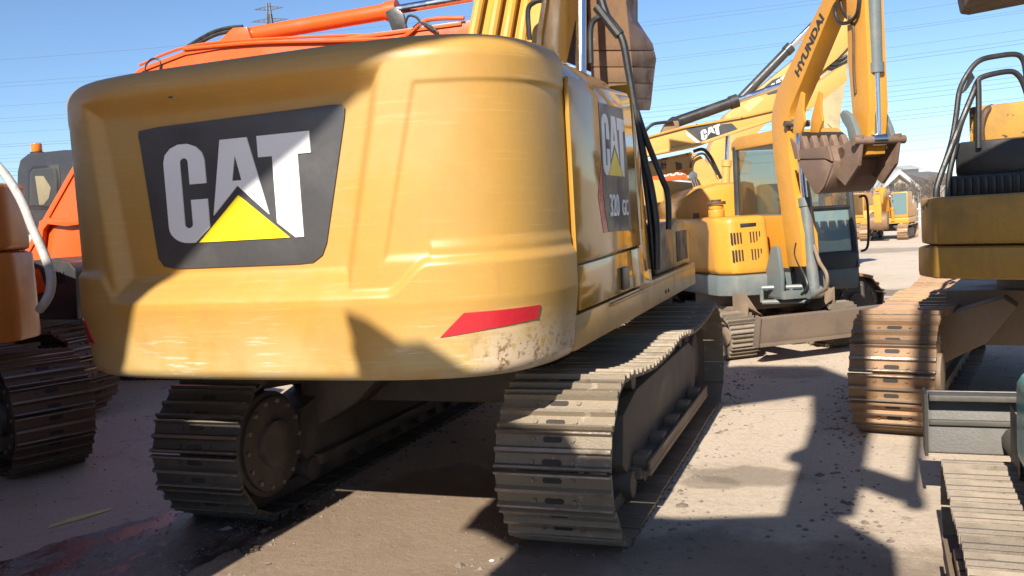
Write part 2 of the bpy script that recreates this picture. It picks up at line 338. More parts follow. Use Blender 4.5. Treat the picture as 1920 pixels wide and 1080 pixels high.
def puddle():
    bm = bmn(); pts = []
    edge = [(1.15, -5.4), (.2, -4.1), (-.45, -3.3), (-.78, -2.85), (-.66, -2.2), (-.62, -1.7), (-.9, -1.62), (-1.5, -1.7), (-1.75, -2.1), (-2.0, -2.6), (-2.1, -3.3), (-1.9, -4.3), (-1.0, -5.2), (.2, -5.8)]
    e = smooth([(*p, 0) for p in edge] + [(*edge[0], 0)], 10)[:-1]
    e = [p + Vector((rnd.uniform(-.03, .03), rnd.uniform(-.03, .03), 0)) for p in e]
    vv = [bm.verts.new((p.x, p.y, .004)) for p in e]
    for tr in tessellate_polygon([e]): bm.faces.new([vv[i] for i in tr])
    m = bpy.data.materials.new('wet muddy water'); m.use_nodes = True; t = m.node_tree; b = t.nodes['Principled BSDF']
    co = t.nodes.new('ShaderNodeNewGeometry').outputs['Position']
    wet = noise(t, co, 3.2, 9, .72, .42, .58, (1, .5, 1))
    pc = mixc(t, wet, (.17, .13, .11), (.035, .027, .022))
    glint = mul(t, noise(t, co, 70., 5, .7, .56, .62, (1, .6, 1)), noise(t, co, 2.2, 6, .7, .48, .60, (1.2, .7, 1)))
    pc = mixc(t, mul(t, glint, .85), pc, (.62, .56, .55))      # pale flecks painted in for sky glints on the slurry
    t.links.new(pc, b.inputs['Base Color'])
    rr = nd(t, 'ShaderNodeMapRange'); rr.inputs[3].default_value = .20; rr.inputs[4].default_value = .03; t.links.new(wet, rr.inputs[0]); t.links.new(rr.outputs[0], b.inputs['Roughness'])
    n1 = nd(t, 'ShaderNodeTexNoise', i_Scale=34., i_Detail=6, i_Roughness=.65); t.links.new(co, n1.inputs['Vector'])
    b.inputs['IOR'].default_value = 2.1
    inv = nd(t, 'ShaderNodeMapRange'); inv.inputs[3].default_value = 1.; inv.inputs[4].default_value = .22; t.links.new(wet, inv.inputs[0])
    bp = nd(t, 'ShaderNodeBump', i_Distance=.03); t.links.new(inv.outputs[0], bp.inputs['Strength']); t.links.new(n1.outputs[0], bp.inputs['Height']); t.links.new(bp.outputs[0], b.inputs['Normal'])
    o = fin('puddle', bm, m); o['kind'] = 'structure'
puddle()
def patch_obj(name, pts, mat, z=.004):
    bm = bmn(); vv = [bm.verts.new((p[0], p[1], z)) for p in pts]
    for tr in tessellate_polygon([[Vector((p[0], p[1], 0)) for p in pts]]): bm.faces.new([vv[i] for i in tr])
    return fin(name, bm, mat)
q = [at(x, y, 2, .004) for x, y in ((88, 991), (150, 974), (213, 954), (206, 953), (140, 969), (95, 984))]
o = patch_obj('painted_line', q, M['pline'], .0045); o['kind'] = 'structure'

# ------------------------------------------------------------------ tracks
def track_path(L, h, sag):
    """closed loop of the shoe plates in (y, z), starting at the bottom rear; L between wheel centres"""
    r = (h - .05) / 2; zc = r + .028; p = []
    a = L / 2; n = 60
    for i in range(n): p.append((-a + L * i / n, zc - r))
    for i in range(40): t = -90 + 180 * i / 40; p.append((a + r * math.cos(R(t)), zc + r * math.sin(R(t))))
    for i in range(n):
        s = i / n; y = a - L * s
        p.append((y, zc + r - sag * (abs(math.sin(s * math.pi * 2)) ** 1.3) - sag * .5 * math.sin(math.pi * s)))
    for i in range(40): t = 90 + 180 * i / 40; p.append((-a + r * math.cos(R(t)), zc + r * math.sin(R(t))))
    return p, r, zc
def resample(p, n):
    q = p + [p[0]]; ds = [0]
    for a, b in zip(q, q[1:]): ds.append(ds[-1] + math.hypot(b[0] - a[0], b[1] - a[1]))
    out = []; j = 0
    for i in range(n):
        s = ds[-1] * i / n
        while ds[j + 1] < s: j += 1
        f = (s - ds[j]) / (ds[j + 1] - ds[j])
        out.append((q[j][0] + (q[j + 1][0] - q[j][0]) * f, q[j][1] + (q[j + 1][1] - q[j][1]) * f))
    return out, ds[-1]
_shoe = {}
def shoe_mesh(pitch, w, mats, grous=.036, holes=True, key=''):
    k = (round(pitch, 3), w, key)
    if k in _shoe: return _shoe[k]
    bm = bmn(); a = pitch * .5; t = .012; g = grous
    pr = [(-a + .002, 0), (-a + .002, -.008), (a - .008, -.010), (a - .003, -.002), (a - .003, g * .9), (a - .013, g), (a - .026, t * .8),
          (a * .19, t * .5), (a * .09, g * .95), (-a * .09, g * .95), (-a * .19, t * .5), (-a + .032, t * .5), (-a + .020, g * .95), (-a + .008, g), (-a + .002, t)]
    prism(bm, pr, 0, -w / 2, w / 2)
    bmesh.ops.recalc_face_normals(bm, faces=bm.faces)
    for f in bm.faces:
        if min(v.co.z for v in f.verts) > g * .85: f.material_index = 2            # polished grouser edges
    if holes:
        for yy in (a * .55, -a * .58):                    # dark insets for the slots between the grousers
            prism(bm, [(x * 1., y + yy) for x, y in rrect(-.055, .055, -.016, .016, .0155, 3)], 2, t * .3, t * .5 + .0045, mi=1)
        for x in (-.115, .115):
            for yy in (a * .55, -a * .58): tube(bm, [(x, yy, t * .3), (x, yy, t * .5 + .012)], .015, 6)
    me = bpy.data.meshes.new('track_shoe')
    for f in bm.faces: f.smooth = False
    bm.to_mesh(me); bm.free()
    for m_ in mats: me.materials.append(m_)
    _shoe[k] = me; return me
def track(root, x, L=3.65, h=.95, w=.6, n=47, mat='steel', sag=.05, holes=True, side=1, frame='frame', off=0., guards=True, mud=None, drive='rear', ncar=2):
    """a whole crawler track: chain loop with single shoes, wheels and the side frame"""
    p, r, zc = track_path(L, h, sag); pts, tot = resample(p, n); pitch = tot / n
    bm = bmn(); rings = []
    for i, (y, z) in enumerate(pts):                      # chain loop inside the shoes
        y0, z0 = pts[i - 1]; y1, z1 = pts[(i + 1) % n]; d = Vector((0, y1 - y0, z1 - z0)).normalized(); nr = Vector((0, d.z, -d.y))
        P = Vector((0, y, z)); rings.append([bm.verts.new(P + Vector((sx, 0, 0)) - nr * k) for sx, k in ((-.14, .012), (.14, .012), (.14, .10), (-.14, .10))])
    for i in range(n):
        A, B = rings[i], rings[(i + 1) % n]
        for k in range(4): bm.faces.new((A[k], A[(k + 1) % 4], B[(k + 1) % 4], B[k]))
    tr = fin('track', bm, M[frame], root); tr.location = (x, off, 0)
    ms = [shoe_mesh(pitch, w, [M[mat], M['hole'], M['polished']], holes=holes, key=mat)]
    for i, (y, z) in enumerate(pts):
        y0, z0 = pts[i - 1]; y1, z1 = pts[(i + 1) % n]; d = Vector((y1 - y0, z1 - z0))
        o = link('track_shoe', ms[0], tr); o.location = (rnd.uniform(-.004, .004), y, z)
        o.rotation_euler = (math.atan2(d.y, d.x) + math.pi + rnd.uniform(-.015, .015), 0, rnd.uniform(-.004, .004))
    # side frame
    a = L / 2; zl = zc - r + .16; b = side                # outer side
    bm = bmn(); fw = min(.17, w * .27)
    pr = [(-a + .42, zl + .12), (-a + .55, zl + .02), (a - .5, zl + .02), (a - .35, zl + .12), (a - .25, zc + .09), (a - .6, zc + r - .24), (-a + .9, zc + r - .24), (-a + .5, zc + .13)]
    prism(bm, pr, 0, -fw, fw)
    prism(bm, [(-a + .6, zl - .02), (a - .55, zl - .02), (a - .55, zl + .06), (-a + .6, zl + .06)], 0, -fw - .07, fw + .07)
    fr = fin('track_frame', bm, M[frame], root, .012); fr.location = (x, off, 0)
    if guards:
        g0 = (fw + .002, fw + .13) if b > 0 else (-fw - .13, -fw - .002)
        boxp('guard_rail', (g0[0], -a + .62, zl + .0), (g0[1], a - .5, zl + .035), M['duty'], fr, .006)
        boxp('guard_lip', (g0[1] - .02 if b > 0 else g0[0], -a + .62, zl + .037), (g0[1] if b > 0 else g0[0] + .02, a - .5, zl + .10), M['duty'], fr, .004)
        for y in [-a + .75 + i * (L - 1.5) / 4 for i in range(5)]:
            boxp('guard', (b * (fw + .001) if b > 0 else -fw - .10, y - .08, zl + .038), ((fw + .10) if b > 0 else -fw - .001, y + .08, zl + .12), M['duty'], fr, .01)
    for i in range(8):
        y = -a + .55 + i * (L - 1.1) / 7; bm = bmn()
        cyl(bm, (-.2, y, zl - .035), (.2, y, zl - .035), .085, 14); fin('roller', bm, M[frame], fr)
    for i in range(ncar):
        y = (-.25 + i * .5) * L if ncar > 1 else 0; bm = bmn(); cyl(bm, (-.15, y, zc + r - .175), (.15, y, zc + r - .175), .07, 12); fin('carrier_roller', bm, M[frame], fr)
    ys = -a if drive == 'rear' else a
    bm = bmn(); prf = []                                  # toothed sprocket
    for i in range(42):
        for da, rr in ((0, r - .03), (.5, r - .10)): t = R((i + da) * 360 / 42); prf.append((ys + rr * math.cos(t), zc + rr * math.sin(t)))
    prism(bm, prf, 0, -.035, .035); sp = fin('sprocket', bm, M[frame], root); sp.location = (x, off, 0)
    bm = bmn()                                            # final drive on the inner side, wheel cover outside
    for s, rr, d in ((-b, r * .78, .24), (-b, r * .70, .27), (-b, r * .35, .31), (b, r * .72, .10), (b, r * .45, .14)):
        cyl(bm, (s * .03, ys, zc), (s * d, ys, zc), rr, 28)
    fd = fin('final_drive', bm, M[mud or frame], sp, .012)
    bm = bmn()
    for i in range(14):
        t = R(i * 360 / 14); cy_, cz_ = ys + r * .63 * math.cos(t), zc + r * .63 * math.sin(t)
        cyl(bm, (-b * .268, cy_, cz_), (-b * .285, cy_, cz_), .016, 6); cyl(bm, (b * .098, cy_, cz_), (b * .115, cy_, cz_), .016, 6)
    fin('bolts', bm, M['polished'], fd)['kind'] = 'stuff'
    bm = bmn(); yi = -ys
    cyl(bm, (-.09, yi, zc), (.09, yi, zc), r - .05, 32); cyl(bm, (-.13, yi, zc), (.13, yi, zc), r * .45, 20)
    idl = fin('idler', bm, M[frame], root, .01); idl.location = (x, off, 0)
    return tr
def car_body(root, gauge, mat='frame', z=.98):
    bm = bmn()
    box(bm, (-gauge / 2 + .2, -.6, .52), (gauge / 2 - .2, .6, z - .07))
    for sx in (-1, 1):
        for sy in (-1, 1):
            prism(bm, [(sx * (gauge / 2 - .1), .36), (sx * (gauge / 2 - .1), .8), (sx * .5, z - .08), (sx * .4, z - .16), (sx * .62, .62)], 1, sy * .95 - .16, sy * .95 + .16)
    c = fin('car_body', bm, M[mat], root, .015)
    bm = bmn(); cyl(bm, (0, 0, z - .08), (0, 0, z + .1), .62, 40); fin('slew_ring', bm, M[mat], root)

# ------------------------------------------------------------------ main excavator
A = thing('excavator', 'big yellow crawler excavator, its scuffed rear carrying large white letters over a yellow triangle', 'excavator')
X0 = -.21; HW = 1.555
def plan(x):                                             # rear surface y of the counterweight in plan
    a = min(1, abs((x - X0) / HW)); return -1.6 - 1.23 * (1 - a ** 4) ** .25
def cw_mat():
    m = surf('counterweight paint', (.46, .255, .056), (.40, .265, .095), .7, 1.3, .46, bump=.05, fine=.08); t = m.node_tree; b = t.nodes['Principled BSDF']
    src = b.inputs['Base Color'].links[0].from_socket; co = t.nodes.new('ShaderNodeTexCoord').outputs['Object']
    sp = nd(t, 'ShaderNodeSeparateXYZ'); t.links.new(co, sp.inputs[0])
    def band(a0, a1, a2, a3, s='Z'):
        m1 = nd(t, 'ShaderNodeMapRange'); m1.inputs[1].default_value = a0; m1.inputs[2].default_value = a1; t.links.new(sp.outputs[s], m1.inputs[0])
        m2 = nd(t, 'ShaderNodeMapRange'); m2.inputs[1].default_value = a3; m2.inputs[2].default_value = a2; t.links.new(sp.outputs[s], m2.inputs[0])
        return mul(t, m1.outputs[0], m2.outputs[0])
    # rubbed, paler lower skirt with long horizontal scrapes
    low = band(1.0, 1.05, 1.2, 1.5)
    c = mixc(t, mul(t, mul(t, low, noise(t, co, 3., 6, .6, .25, .6)), .85), src, (.46, .345, .15))
    scr = noise(t, co, 5., 7, .72, .555, .59, (.5, .5, 9.)); zone = noise(t, co, 1.4, 3, .5, .44, .54)
    c = mixc(t, mul(t, mul(t, scr, zone), low), c, (.56, .46, .31))
    # broken filler and bare paint on the right lower corner
    crn = mul(t, band(1.05, 1.10, 1.24, 1.42), band(.98, 1.10, 2, 2.1, 'X')); cr_ = noise(t, co, 9., 9, .75, .42, .45)
    c = mixc(t, mul(t, crn, cr_), c, (.52, .40, .27))
    dk = noise(t, co, 16., 8, .8, .54, .57); c = mixc(t, mul(t, mul(t, crn, dk), .9), c, (.20, .11, .05))
    edge = band(1.0, 1.01, 1.125, 1.16); c = mixc(t, mul(t, edge, noise(t, co, 4., 8, .7, .45, .6, (1, 1, 4))), c, (.42, .34, .22))
    hs = noise(t, co, 4., 6, .7, .56, .68, (.5, .5, 14.)); c = mixc(t, mul(t, hs, .2), c, (.62, .47, .22))
    bl_ = noise(t, co, 2.4, 5, .6, .48, .68); c = mixc(t, mul(t, bl_, .3), c, (.36, .20, .06))
    vs_ = noise(t, co, 3., 5, .7, .58, .70, (5, 5, .5)); c = mixc(t, mul(t, vs_, .22), c, (.30, .19, .09))   # long faint rub marks
    t.links.new(c, b.inputs['Base Color']); return m
M['cw'] = cw_mat()
def ss(a, b, x):
    t = max(0, min(1, (x - a) / (b - a))); return t * t * (3 - 2 * t)
ZB, ZT = 1.10, 2.83
def bay(x, z):                                           # 0..1 inside the middle bay (a trapezoid)
    f = (z - 1.62) / 1.0; xl = -1.05 - .14 * f; xr = .34 + .23 * f; e = .10
    return min(ss(xl - e, xl + .02, x), ss(xr + e, xr - .02, x), ss(1.56, 1.70, z), ss(2.70, 2.57, z))
def panelmask(x, z):                                     # the shallow side fields
    m = 0
    f = (z - 1.70) / .85
    xl = .60 + .20 * f
    if x > 0: m = min(ss(xl, xl + .022, x), ss(1.70 + .06 * (x > .85), 1.76 + .06 * (x > .85), z), ss(2.60, 2.57, z))
    else:
        xl = -1.18 - .06 * f; m = min(ss(xl, xl - .03, x), ss(1.70, 1.76, z), ss(2.60, 2.57, z))
    return m
def skirtmask(x, z):
    lim = 1.56 + .15 * ss(.62, .84, x) + .15 * ss(-1.1, -1.25, x)
    return ss(lim + .03, lim - .03, z)
YP = -2.715
def cw_point(x, y, nx, ny, z):
    """(x, y) on the plan curve with outward normal; bays, fields and rounding in depth"""
    d = 0.0
    rt, rb = .13, .07
    if z > ZT - rt: k = (z - ZT + rt) / rt; d += .15 * (1 - math.sqrt(max(0, 1 - k * k * .98)))
    if z < ZB + rb: k = (ZB + rb - z) / rb; d += rb * (1 - math.sqrt(max(0, 1 - k * k * .98)))
    d += .010 * panelmask(x, z) * (1 if x > 0 else .4); d -= .026 * skirtmask(x, z)
    if z < 1.5: d += .05 * (1.5 - z) / .4
    px, py = x - nx * d, y - ny * d
    m = bay(x, z) * (1 if ny < -.4 else 0)
    return Vector((px, py * (1 - m) + YP * m, z))
def counterweight():
    n = 380; NZ = 240; cur = []
    for i in range(4001):
        a = math.pi * i / 4000; c, s = math.cos(a), math.sin(a)
        x = X0 - HW * math.copysign(abs(c) ** .5, c); y = -1.6 - 1.23 * abs(s) ** .5; cur.append((x, y))
    cur = [p for p in cur if p[1] < -1.97]
    ds = [0]
    for a, b in zip(cur, cur[1:]): ds.append(ds[-1] + math.hypot(b[0] - a[0], b[1] - a[1]))
    us = []; j = 0
    for i in range(n + 1):
        s = ds[-1] * i / n
        while j < len(ds) - 2 and ds[j + 1] < s: j += 1
        f = (s - ds[j]) / (ds[j + 1] - ds[j]); us.append((cur[j][0] + (cur[j + 1][0] - cur[j][0]) * f, cur[j][1] + (cur[j + 1][1] - cur[j][1]) * f))
    zs = [ZB + (ZT - ZB) * i / NZ for i in range(NZ + 1)]
    bm = bmn(); g = []
    for i, (x, y) in enumerate(us):
        a, b = us[max(i - 1, 0)], us[min(i + 1, n)]; tx, ty = b[0] - a[0], b[1] - a[1]; l = math.hypot(tx, ty); nx, ny = ty / l, -tx / l
        g.append([bm.verts.new(cw_point(x, y, nx, ny, z)) for z in zs])
    for a, b in zip(g, g[1:]):
        for k in range(NZ): bm.faces.new((a[k], b[k], b[k + 1], a[k + 1]))
    # top, bottom and front closing faces
    for k, zz in ((NZ, ZT), (0, ZB)):
        c1 = [col[k] for col in g]; f0 = bm.verts.new((X0, -1.97, zz))
        for a, b in zip(c1, c1[1:]): bm.faces.new((a, b, f0))
    for col in (g[0], g[-1]):
        f0 = [bm.verts.new((X0, -1.97, v.co.z)) for v in col]
        for k in range(NZ): bm.faces.new((col[k], col[k + 1], f0[k + 1], f0[k]))
    bmesh.ops.remove_doubles(bm, verts=bm.verts, dist=.0004)
    return fin('counterweight', bm, M['cw'], A, ang=50)
CW = counterweight()
def on_panel(px, py, off): # point on the flat bay floor seen at a pixel
    p = at(px, py, 1, YP); p.y -= off; return p
dec = [on_panel(x, y, 0) for x, y in ((262, 246), (300, 238), (620, 197), (640, 196), (648, 204), (647, 222), (614, 455), (606, 478), (588, 492), (560, 495), (330, 504), (310, 500), (299, 485), (265, 275), (261, 256))]
bm = bmn(); prism(bm, [(p.x, p.z) for p in dec], 1, YP - .010, YP + .02); DP = fin('decal_panel', bm, M['panel'], CW, .003)
def on_logo(u, v, off):
    x = -.765 + u * .397; z = 1.862 + v * .303; return Vector((x, YP - .010 - off, z))
logo(DP, on_logo)
def on_cw(x, z, off):
    y = plan(x); e = .004; ny, nx = -1.0, (plan(x + e) - plan(x - e)) / (2 * e); l = math.hypot(nx, ny); nx /= l; ny /= l
    return cw_point(x, y, nx, ny, z) + Vector((nx, ny, 0)) * off
def reflector(pts):
    bm = bmn(); n = 10
    g = []
    for i in range(n + 1):
        f = i / n; lo = [pts[0][k] + (pts[1][k] - pts[0][k]) * f for k in (0, 1)]; hi = [pts[3][k] + (pts[2][k] - pts[3][k]) * f for k in (0, 1)]
        g.append([(lo[0] + (hi[0] - lo[0]) * j / 3, lo[1] + (hi[1] - lo[1]) * j / 3) for j in range(4)])
    top = [[bm.verts.new(on_cw(*p, .006)) for p in c] for c in g]; bot = [[bm.verts.new(on_cw(*p, -.01)) for p in c] for c in g]
    for a, b in zip(top, top[1:]):
        for k in range(3): bm.faces.new((a[k], b[k], b[k + 1], a[k + 1]))
    for i in range(n):
        for k in (0, 3): bm.faces.new((top[i][k], top[i + 1][k], bot[i + 1][k], bot[i][k]))
    for i in (0, n):
        for k in range(3): bm.faces.new((top[i][k], top[i][k + 1], bot[i][k + 1], bot[i][k]))
    return fin('reflector', bm, M['red'], CW)
reflector([(.87, 1.325), (1.262, 1.372), (1.268, 1.442), (.985, 1.442)])
reflector([(-1.62, 1.32), (-1.40, 1.30), (-1.49, 1.43), (-1.62, 1.44)])

bm = bmn(); cyl(bm, (-.62, -2.80, 2.665), (-.62, -2.765, 2.665), .018, 14); fin('plug', bm, M['frame'], CW)
# body between counterweight and cab
bm = bmn(); prism(bm, [(-1.40, 1.34), (-1.40, 2.60), (-1.22, 2.83), (-.9, 2.88), (.8, 2.88), (1.16, 2.84), (1.33, 2.66), (1.33, 1.34)], 1, -1.965, -.30)
BD = fin('hood', bm, M['gloss'], A, .02)
def rp(px, py): p = at(px, py, 0, 1.335); return (p.y, p.z)
# right side doors: big upper door, lower doors
up = [(-1.945, 1.625), (-1.945, 2.60), (-1.93, 2.66), (-.50, 2.715), (-.43, 2.69), (-.40, 2.60), (-.29, 1.70), (-.285, 1.642)]
bm = bmn(); prism(bm, up, 0, 1.335, 1.362); UD = fin('side_door', bm, M['gloss'], A, .008)
lo1 = [(-1.915, 1.35), (-1.915, 1.605), (-.60, 1.622), (-.56, 1.35)]; lo2 = [(-.548, 1.35), (-.585, 1.622), (-.28, 1.626), (.045, 1.35), (.04, 1.34)]
bm = bmn(); prism(bm, lo1, 0, 1.335, 1.358); LD = fin('lower_door', bm, M['gloss'], A, .006)
bm = bmn(); prism(bm, lo2, 0, 1.335, 1.358); fin('lower_door', bm, M['gloss'], A, .006)
boxp('handle', (1.358, -.93, 1.37), (1.376, -.74, 1.52), M['black'], LD, .008)
bm = bmn(); prism(bm, [(-.30, 1.34), (-.30, 2.70), (-.36, 2.80), (-.10, 2.2), (.11, 1.34)], 0, 1.2, 1.352); fin('corner_post', bm, M['gloss'], A, .01)
# side decal
sdp = [(-1.31, 2.575), (-.66, 2.595), (-.60, 2.2), (-.56, 1.76), (-1.22, 1.77), (-1.30, 2.0)]
bm = bmn(); prism(bm, sdp, 0, 1.362, 1.3645); SD = fin('decal_panel', bm, M['panel'], UD)
bm = bmn(); prism(bm, [(-1.43, 2.0), (-1.31, 2.2), (-1.31, 1.98), (-1.23, 1.768), (-1.34, 1.768)], 0, 1.362, 1.3644); fin('stripe', bm, M['red'], UD)
logo(SD, lambda u, v, off: Vector((1.3645 + off * .4, -1.27 + u * .255, 2.13 + v * .215)))
text('320', M['white'], SD, (1.366, -1.17, 1.87), (0, .17, 0), (0, 0, .20), .008)
text('GC', M['white'], SD, (1.366, -.83, 1.87), (0, .12, 0), (0, 0, .15), .008)
# deck frame, underside
bm = bmn(); prism(bm, [(1.335, 1.325), (1.335, 1.13), (1.27, 1.115), (1.2, 1.115), (1.2, 1.325)], 1, -1.96, 2.3); DK = fin('deck_frame', bm, M['deck'], A, .012)
boxp('step_plate', (1.336, -1.2, 1.29), (1.36, -.2, 1.312), M['deck'], DK, .004)
bm = bmn()
for y in (.72, .84): cyl(bm, (1.33, y, 1.2), (1.34, y, 1.2), .016, 10)
fin('drain_hole', bm, M['hole'], DK)
boxp('left_deck', (-1.42, -1.96, 1.12), (-1.2, 2.3, 1.33), M['deck'], A)
boxp('belly_plate', (-1.2, -1.96, 1.14), (1.2, 2.2, 1.30), M['frame'], A, .01)
boxp('front_deck', (.62, -.27, 1.30), (1.34, 2.28, 1.345), M['deck'], A)
# tool box, yellow box, front rails
boxp('tool_box', (.72, .50, 1.35), (1.31, 1.32, 1.78), M['black'], A, .05)
bm = bmn(); prism(bm, [(1.36, 1.35), (1.36, 1.74), (1.6, 1.80), (1.95, 1.78), (2.2, 1.66), (2.24, 1.35)], 0, .8, 1.30); SB = fin('step_box', bm, M['yellow'], A, .03)
boxp('step_recess', (1.298, 1.5, 1.40), (1.308, 2.06, 1.68), M['frame'], SB, .004)
def pr_(*pp): return [at(x, y, 1, .30) for x, y in pp]
tubep('handrail', pr_((1122, -20), (1140, 35), (1166, 72), (1178, 130), (1190, 200), (1206, 290), (1222, 360), (1231, 430), (1232, 505)), .030, M['rubber'], A, 10)
tubep('handrail', pr_((1108, 118), (1107, 60), (1114, 38), (1132, 30)), .024, M['rubber'], A, 10)
tubep('handrail', pr_((1188, 190), (1212, 262), (1240, 332), (1252, 366), (1254, 430)), .024, M['rubber'], A, 10)
tubep('tape_wrap', pr_((1120, 12), (1140, 38), (1162, 66)), .042, M['black'], A, 10)
tubep('handrail', pr_((1200, 250), (1208, 330), (1219, 420), (1226, 508)), .020, M['rubber'], A, 8)
# boom with four painted pipes on its back, boom cylinder
def bmline(y): return 1.9 + (y - .3) * 1.6
bm = bmn(); prism(bm, [(.25, 1.7), (.1, 2.0), (.62, 3.4), (1.5, 4.8), (2.2, 5.6), (4.6, 6.1), (6.0, 5.6), (5.9, 5.3), (4.5, 5.6), (2.7, 5.0), (1.2, 3.2), (.6, 1.7)], 0, -.28, .42)
BO = fin('boom', bm, M['yellow'], A, .01)
for i, x in enumerate((-.22, -.04, .10, .24)):
    bm = bmn(); tube(bm, [(x, .23, 2.2), (x, .56, 3.42), (x, 1.43, 4.85)], .048, 10); fin('pipe', bm, M['yellow'], BO)
bm = bmn(); prism(bm, [(.40, 3.0), (.56, 3.42), (1.4, 4.8), (1.32, 4.84), (.44, 3.42), (.3, 3.0)], 0, .33, .42); fin('pipe_guard', bm, M['yellow'], BO)
ram(A, (.56, .9, 1.5), (.56, 1.5, 4.6), .085, .42, M['yellow'])
tubep('hose', pr_((993, 75), (990, 20), (1002, 4), (1016, 0)), .022, M['rubber'], A)
# cab on the far side
cabm = bmn(); prism(cabm, [(-.25, 1.33), (-.25, 2.75), (.0, 2.86), (1.2, 2.86), (1.55, 2.7), (1.75, 1.9), (1.75, 1.33)], 0, -1.38, -.42); CB = fin('cab', cabm, M['black'], A, .03)
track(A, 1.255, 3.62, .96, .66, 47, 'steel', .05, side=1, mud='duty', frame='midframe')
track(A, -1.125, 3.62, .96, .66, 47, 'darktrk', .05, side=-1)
car_body(A, 2.38)

# ------------------------------------------------------------------ generic machine bits
def beam(name, root, outline, x0, x1, mat, bevel=.01):
    bm = bmn(); prism(bm, [tuple(p) for p in outline], 0, x0, x1); return fin(name, bm, mat, root, bevel)
def trace(root, xp, pix):                                # pixels on the machine's own vertical plane x = xp -> (y, z)
    return [(p.y, p.z) for p in (onp(root, 0, xp, x, y) for x, y in pix)]
def bucket(root, pivot, ang, w=1.0, s=1.0, mat='bucket', teeth=5, name='bucket', parent=None):
    """open bucket: curved shell, two side plates, lip, teeth; pivot at (y, z) in the boom plane, ang turns it"""
    base = [(0, .12), (-.28, .05), (-.42, -.25), (-.38, -.62), (-.15, -.92), (.22, -1.02), (.62, -.92)]
    ca, sa = math.cos(R(ang)), math.sin(R(ang))
    T = lambda y, z: (pivot[0] + s * (y * ca - z * sa), pivot[1] + s * (y * sa + z * ca))
    cur = smooth([(y, z, 0) for y, z in base], 4); out = [T(p.x, p.y) for p in cur]
    inn = []
    for i, p in enumerate(cur):
        a, b = cur[max(i - 1, 0)], cur[min(i + 1, len(cur) - 1)]; d = (b - a).normalized(); inn.append(T(p.x - d.y * .035 * 1, p.y + d.x * .035))
    bm = bmn(); prism(bm, out + inn[::-1], 0, -w / 2, w / 2); bk = fin(name, bm, M[mat], parent or root)
    for sx in (-1, 1):
        bm = bmn(); prism(bm, out + [T(.62, -.86), T(.16, -.02)], 0, sx * w / 2 - (.03 if sx > 0 else 0), sx * w / 2 + (.03 if sx < 0 else 0) + sx * .012); fin('side_plate', bm, M[mat], bk, .006)
        bm = bmn(); prism(bm, [T(-.05, .02), T(.18, .02), T(.16, .3), T(.02, .36), T(-.06, .25)], 0, sx * .16 - .02, sx * .16 + .02); fin('bracket', bm, M[mat], bk, .005)
    for i in range(teeth):
        x = -w / 2 + .06 + (w - .12) * i / (teeth - 1)
        bm = bmn(); prism(bm, [T(.56, -1.0), T(.58, -.88), T(.72, -.86), T(.92, -.83), T(.74, -.96)], 0, x - .04, x + .04); fin('tooth', bm, M[mat], bk, .006)
    return bk

# ------------------------------------------------------------------ right hand machine
B = thing('excavator', 'faded yellow excavator with rusty tracks and black bent handrails, seen from behind', 'excavator', (4.68, 2.56, 0), 11.5)
track(B, -1.19, 3.65, .95, .62, 46, 'rusty', .04, side=-1, frame='duty', mud='duty')
track(B, 1.19, 3.65, .95, .62, 46, 'rusty', .04, side=1, frame='duty')
car_body(B, 2.38, 'duty', 1.08)
BU = bpy.data.objects.new('upper_body', None); COL.objects.link(BU); BU.parent = B
BU.matrix_basis = Matrix.Translation((.55, 0, 0)) @ hd(9)
def bx(name, lo, hi, m, bev=.02, par=None): return boxp(name, lo, hi, m, par or BU, bev)
bm = bmn(); prism(bm, [(-1.25, -1.6), (-1.25, -2.1), (-1.1, -2.3), (-.4, -2.42), (.4, -2.42), (1.1, -2.3), (1.25, -2.1), (1.25, -1.6)], 2, 1.50, 1.86); fin('counterweight', bm, M['old'], BU, .05)
bm = bmn(); prism(bm, [(-1.27, -1.6), (-1.27, -2.12), (-1.12, -2.33), (-.4, -2.46), (.4, -2.46), (1.12, -2.33), (1.27, -2.12), (1.27, -1.6)], 2, 1.25, 1.492); CL = fin('counterweight', bm, M['old'], BU, .05)
bm = bmn(); cyl(bm, (-.40, -2.40, 1.365), (-.40, -2.472, 1.365), .05, 20); fin('port', bm, M['hole'], CL)
bx('deck', (-1.2, -1.62, 1.2), (1.2, 1.6, 1.4), M['frame'])
bx('side_wall', (-1.2, -1.6, 1.4), (-.9, .2, 1.75), M['old'])

BW = B.matrix_basis @ BU.matrix_basis
def bl(px, py, d): return BW.inverted() @ far(px, py, d)
bx('rear_cover', (-1.13, -1.75, 1.80), (1.1, -1.2, 2.02), M['black'], .03)
bm = bmn()
for i in range(38):
    x = -1.10 + i * .056; box(bm, (x, -1.768, 1.86), (x + .03, -1.745, 2.0))
gr = fin('grille', bm, M['black'], BU, .004)
bx('radiator_cover', (-1.13, -1.6, 2.0), (-.50, -.9, 2.29), M['black'], .05)
bx('muffler_cover', (-.48, -1.5, 2.0), (1.05, -.9, 2.26), M['charcoal'], .05)
bx('hood', (-1.08, -1.35, 2.27), (1.1, .2, 2.58), M['old'], .03)
bx('ledge', (-.42, -1.50, 2.25), (1.0, -1.36, 2.31), M['old'], .012)
bm = bmn(); tube(bm, [(-.30, -1.36, 2.50), (-.30, -1.43, 2.50)], .022, 10); tube(bm, [(-.30, -1.40, 2.50), (-.22, -1.40, 2.50)], .012, 8); fin('latch', bm, M['frame'], BU)
tubep('pipe', [(-.98, -1.36, 2.28), (-.98, -1.38, 2.4), (-.95, -1.37, 2.52), (-.91, -1.3, 2.56)], .03, M['brown'], BU)
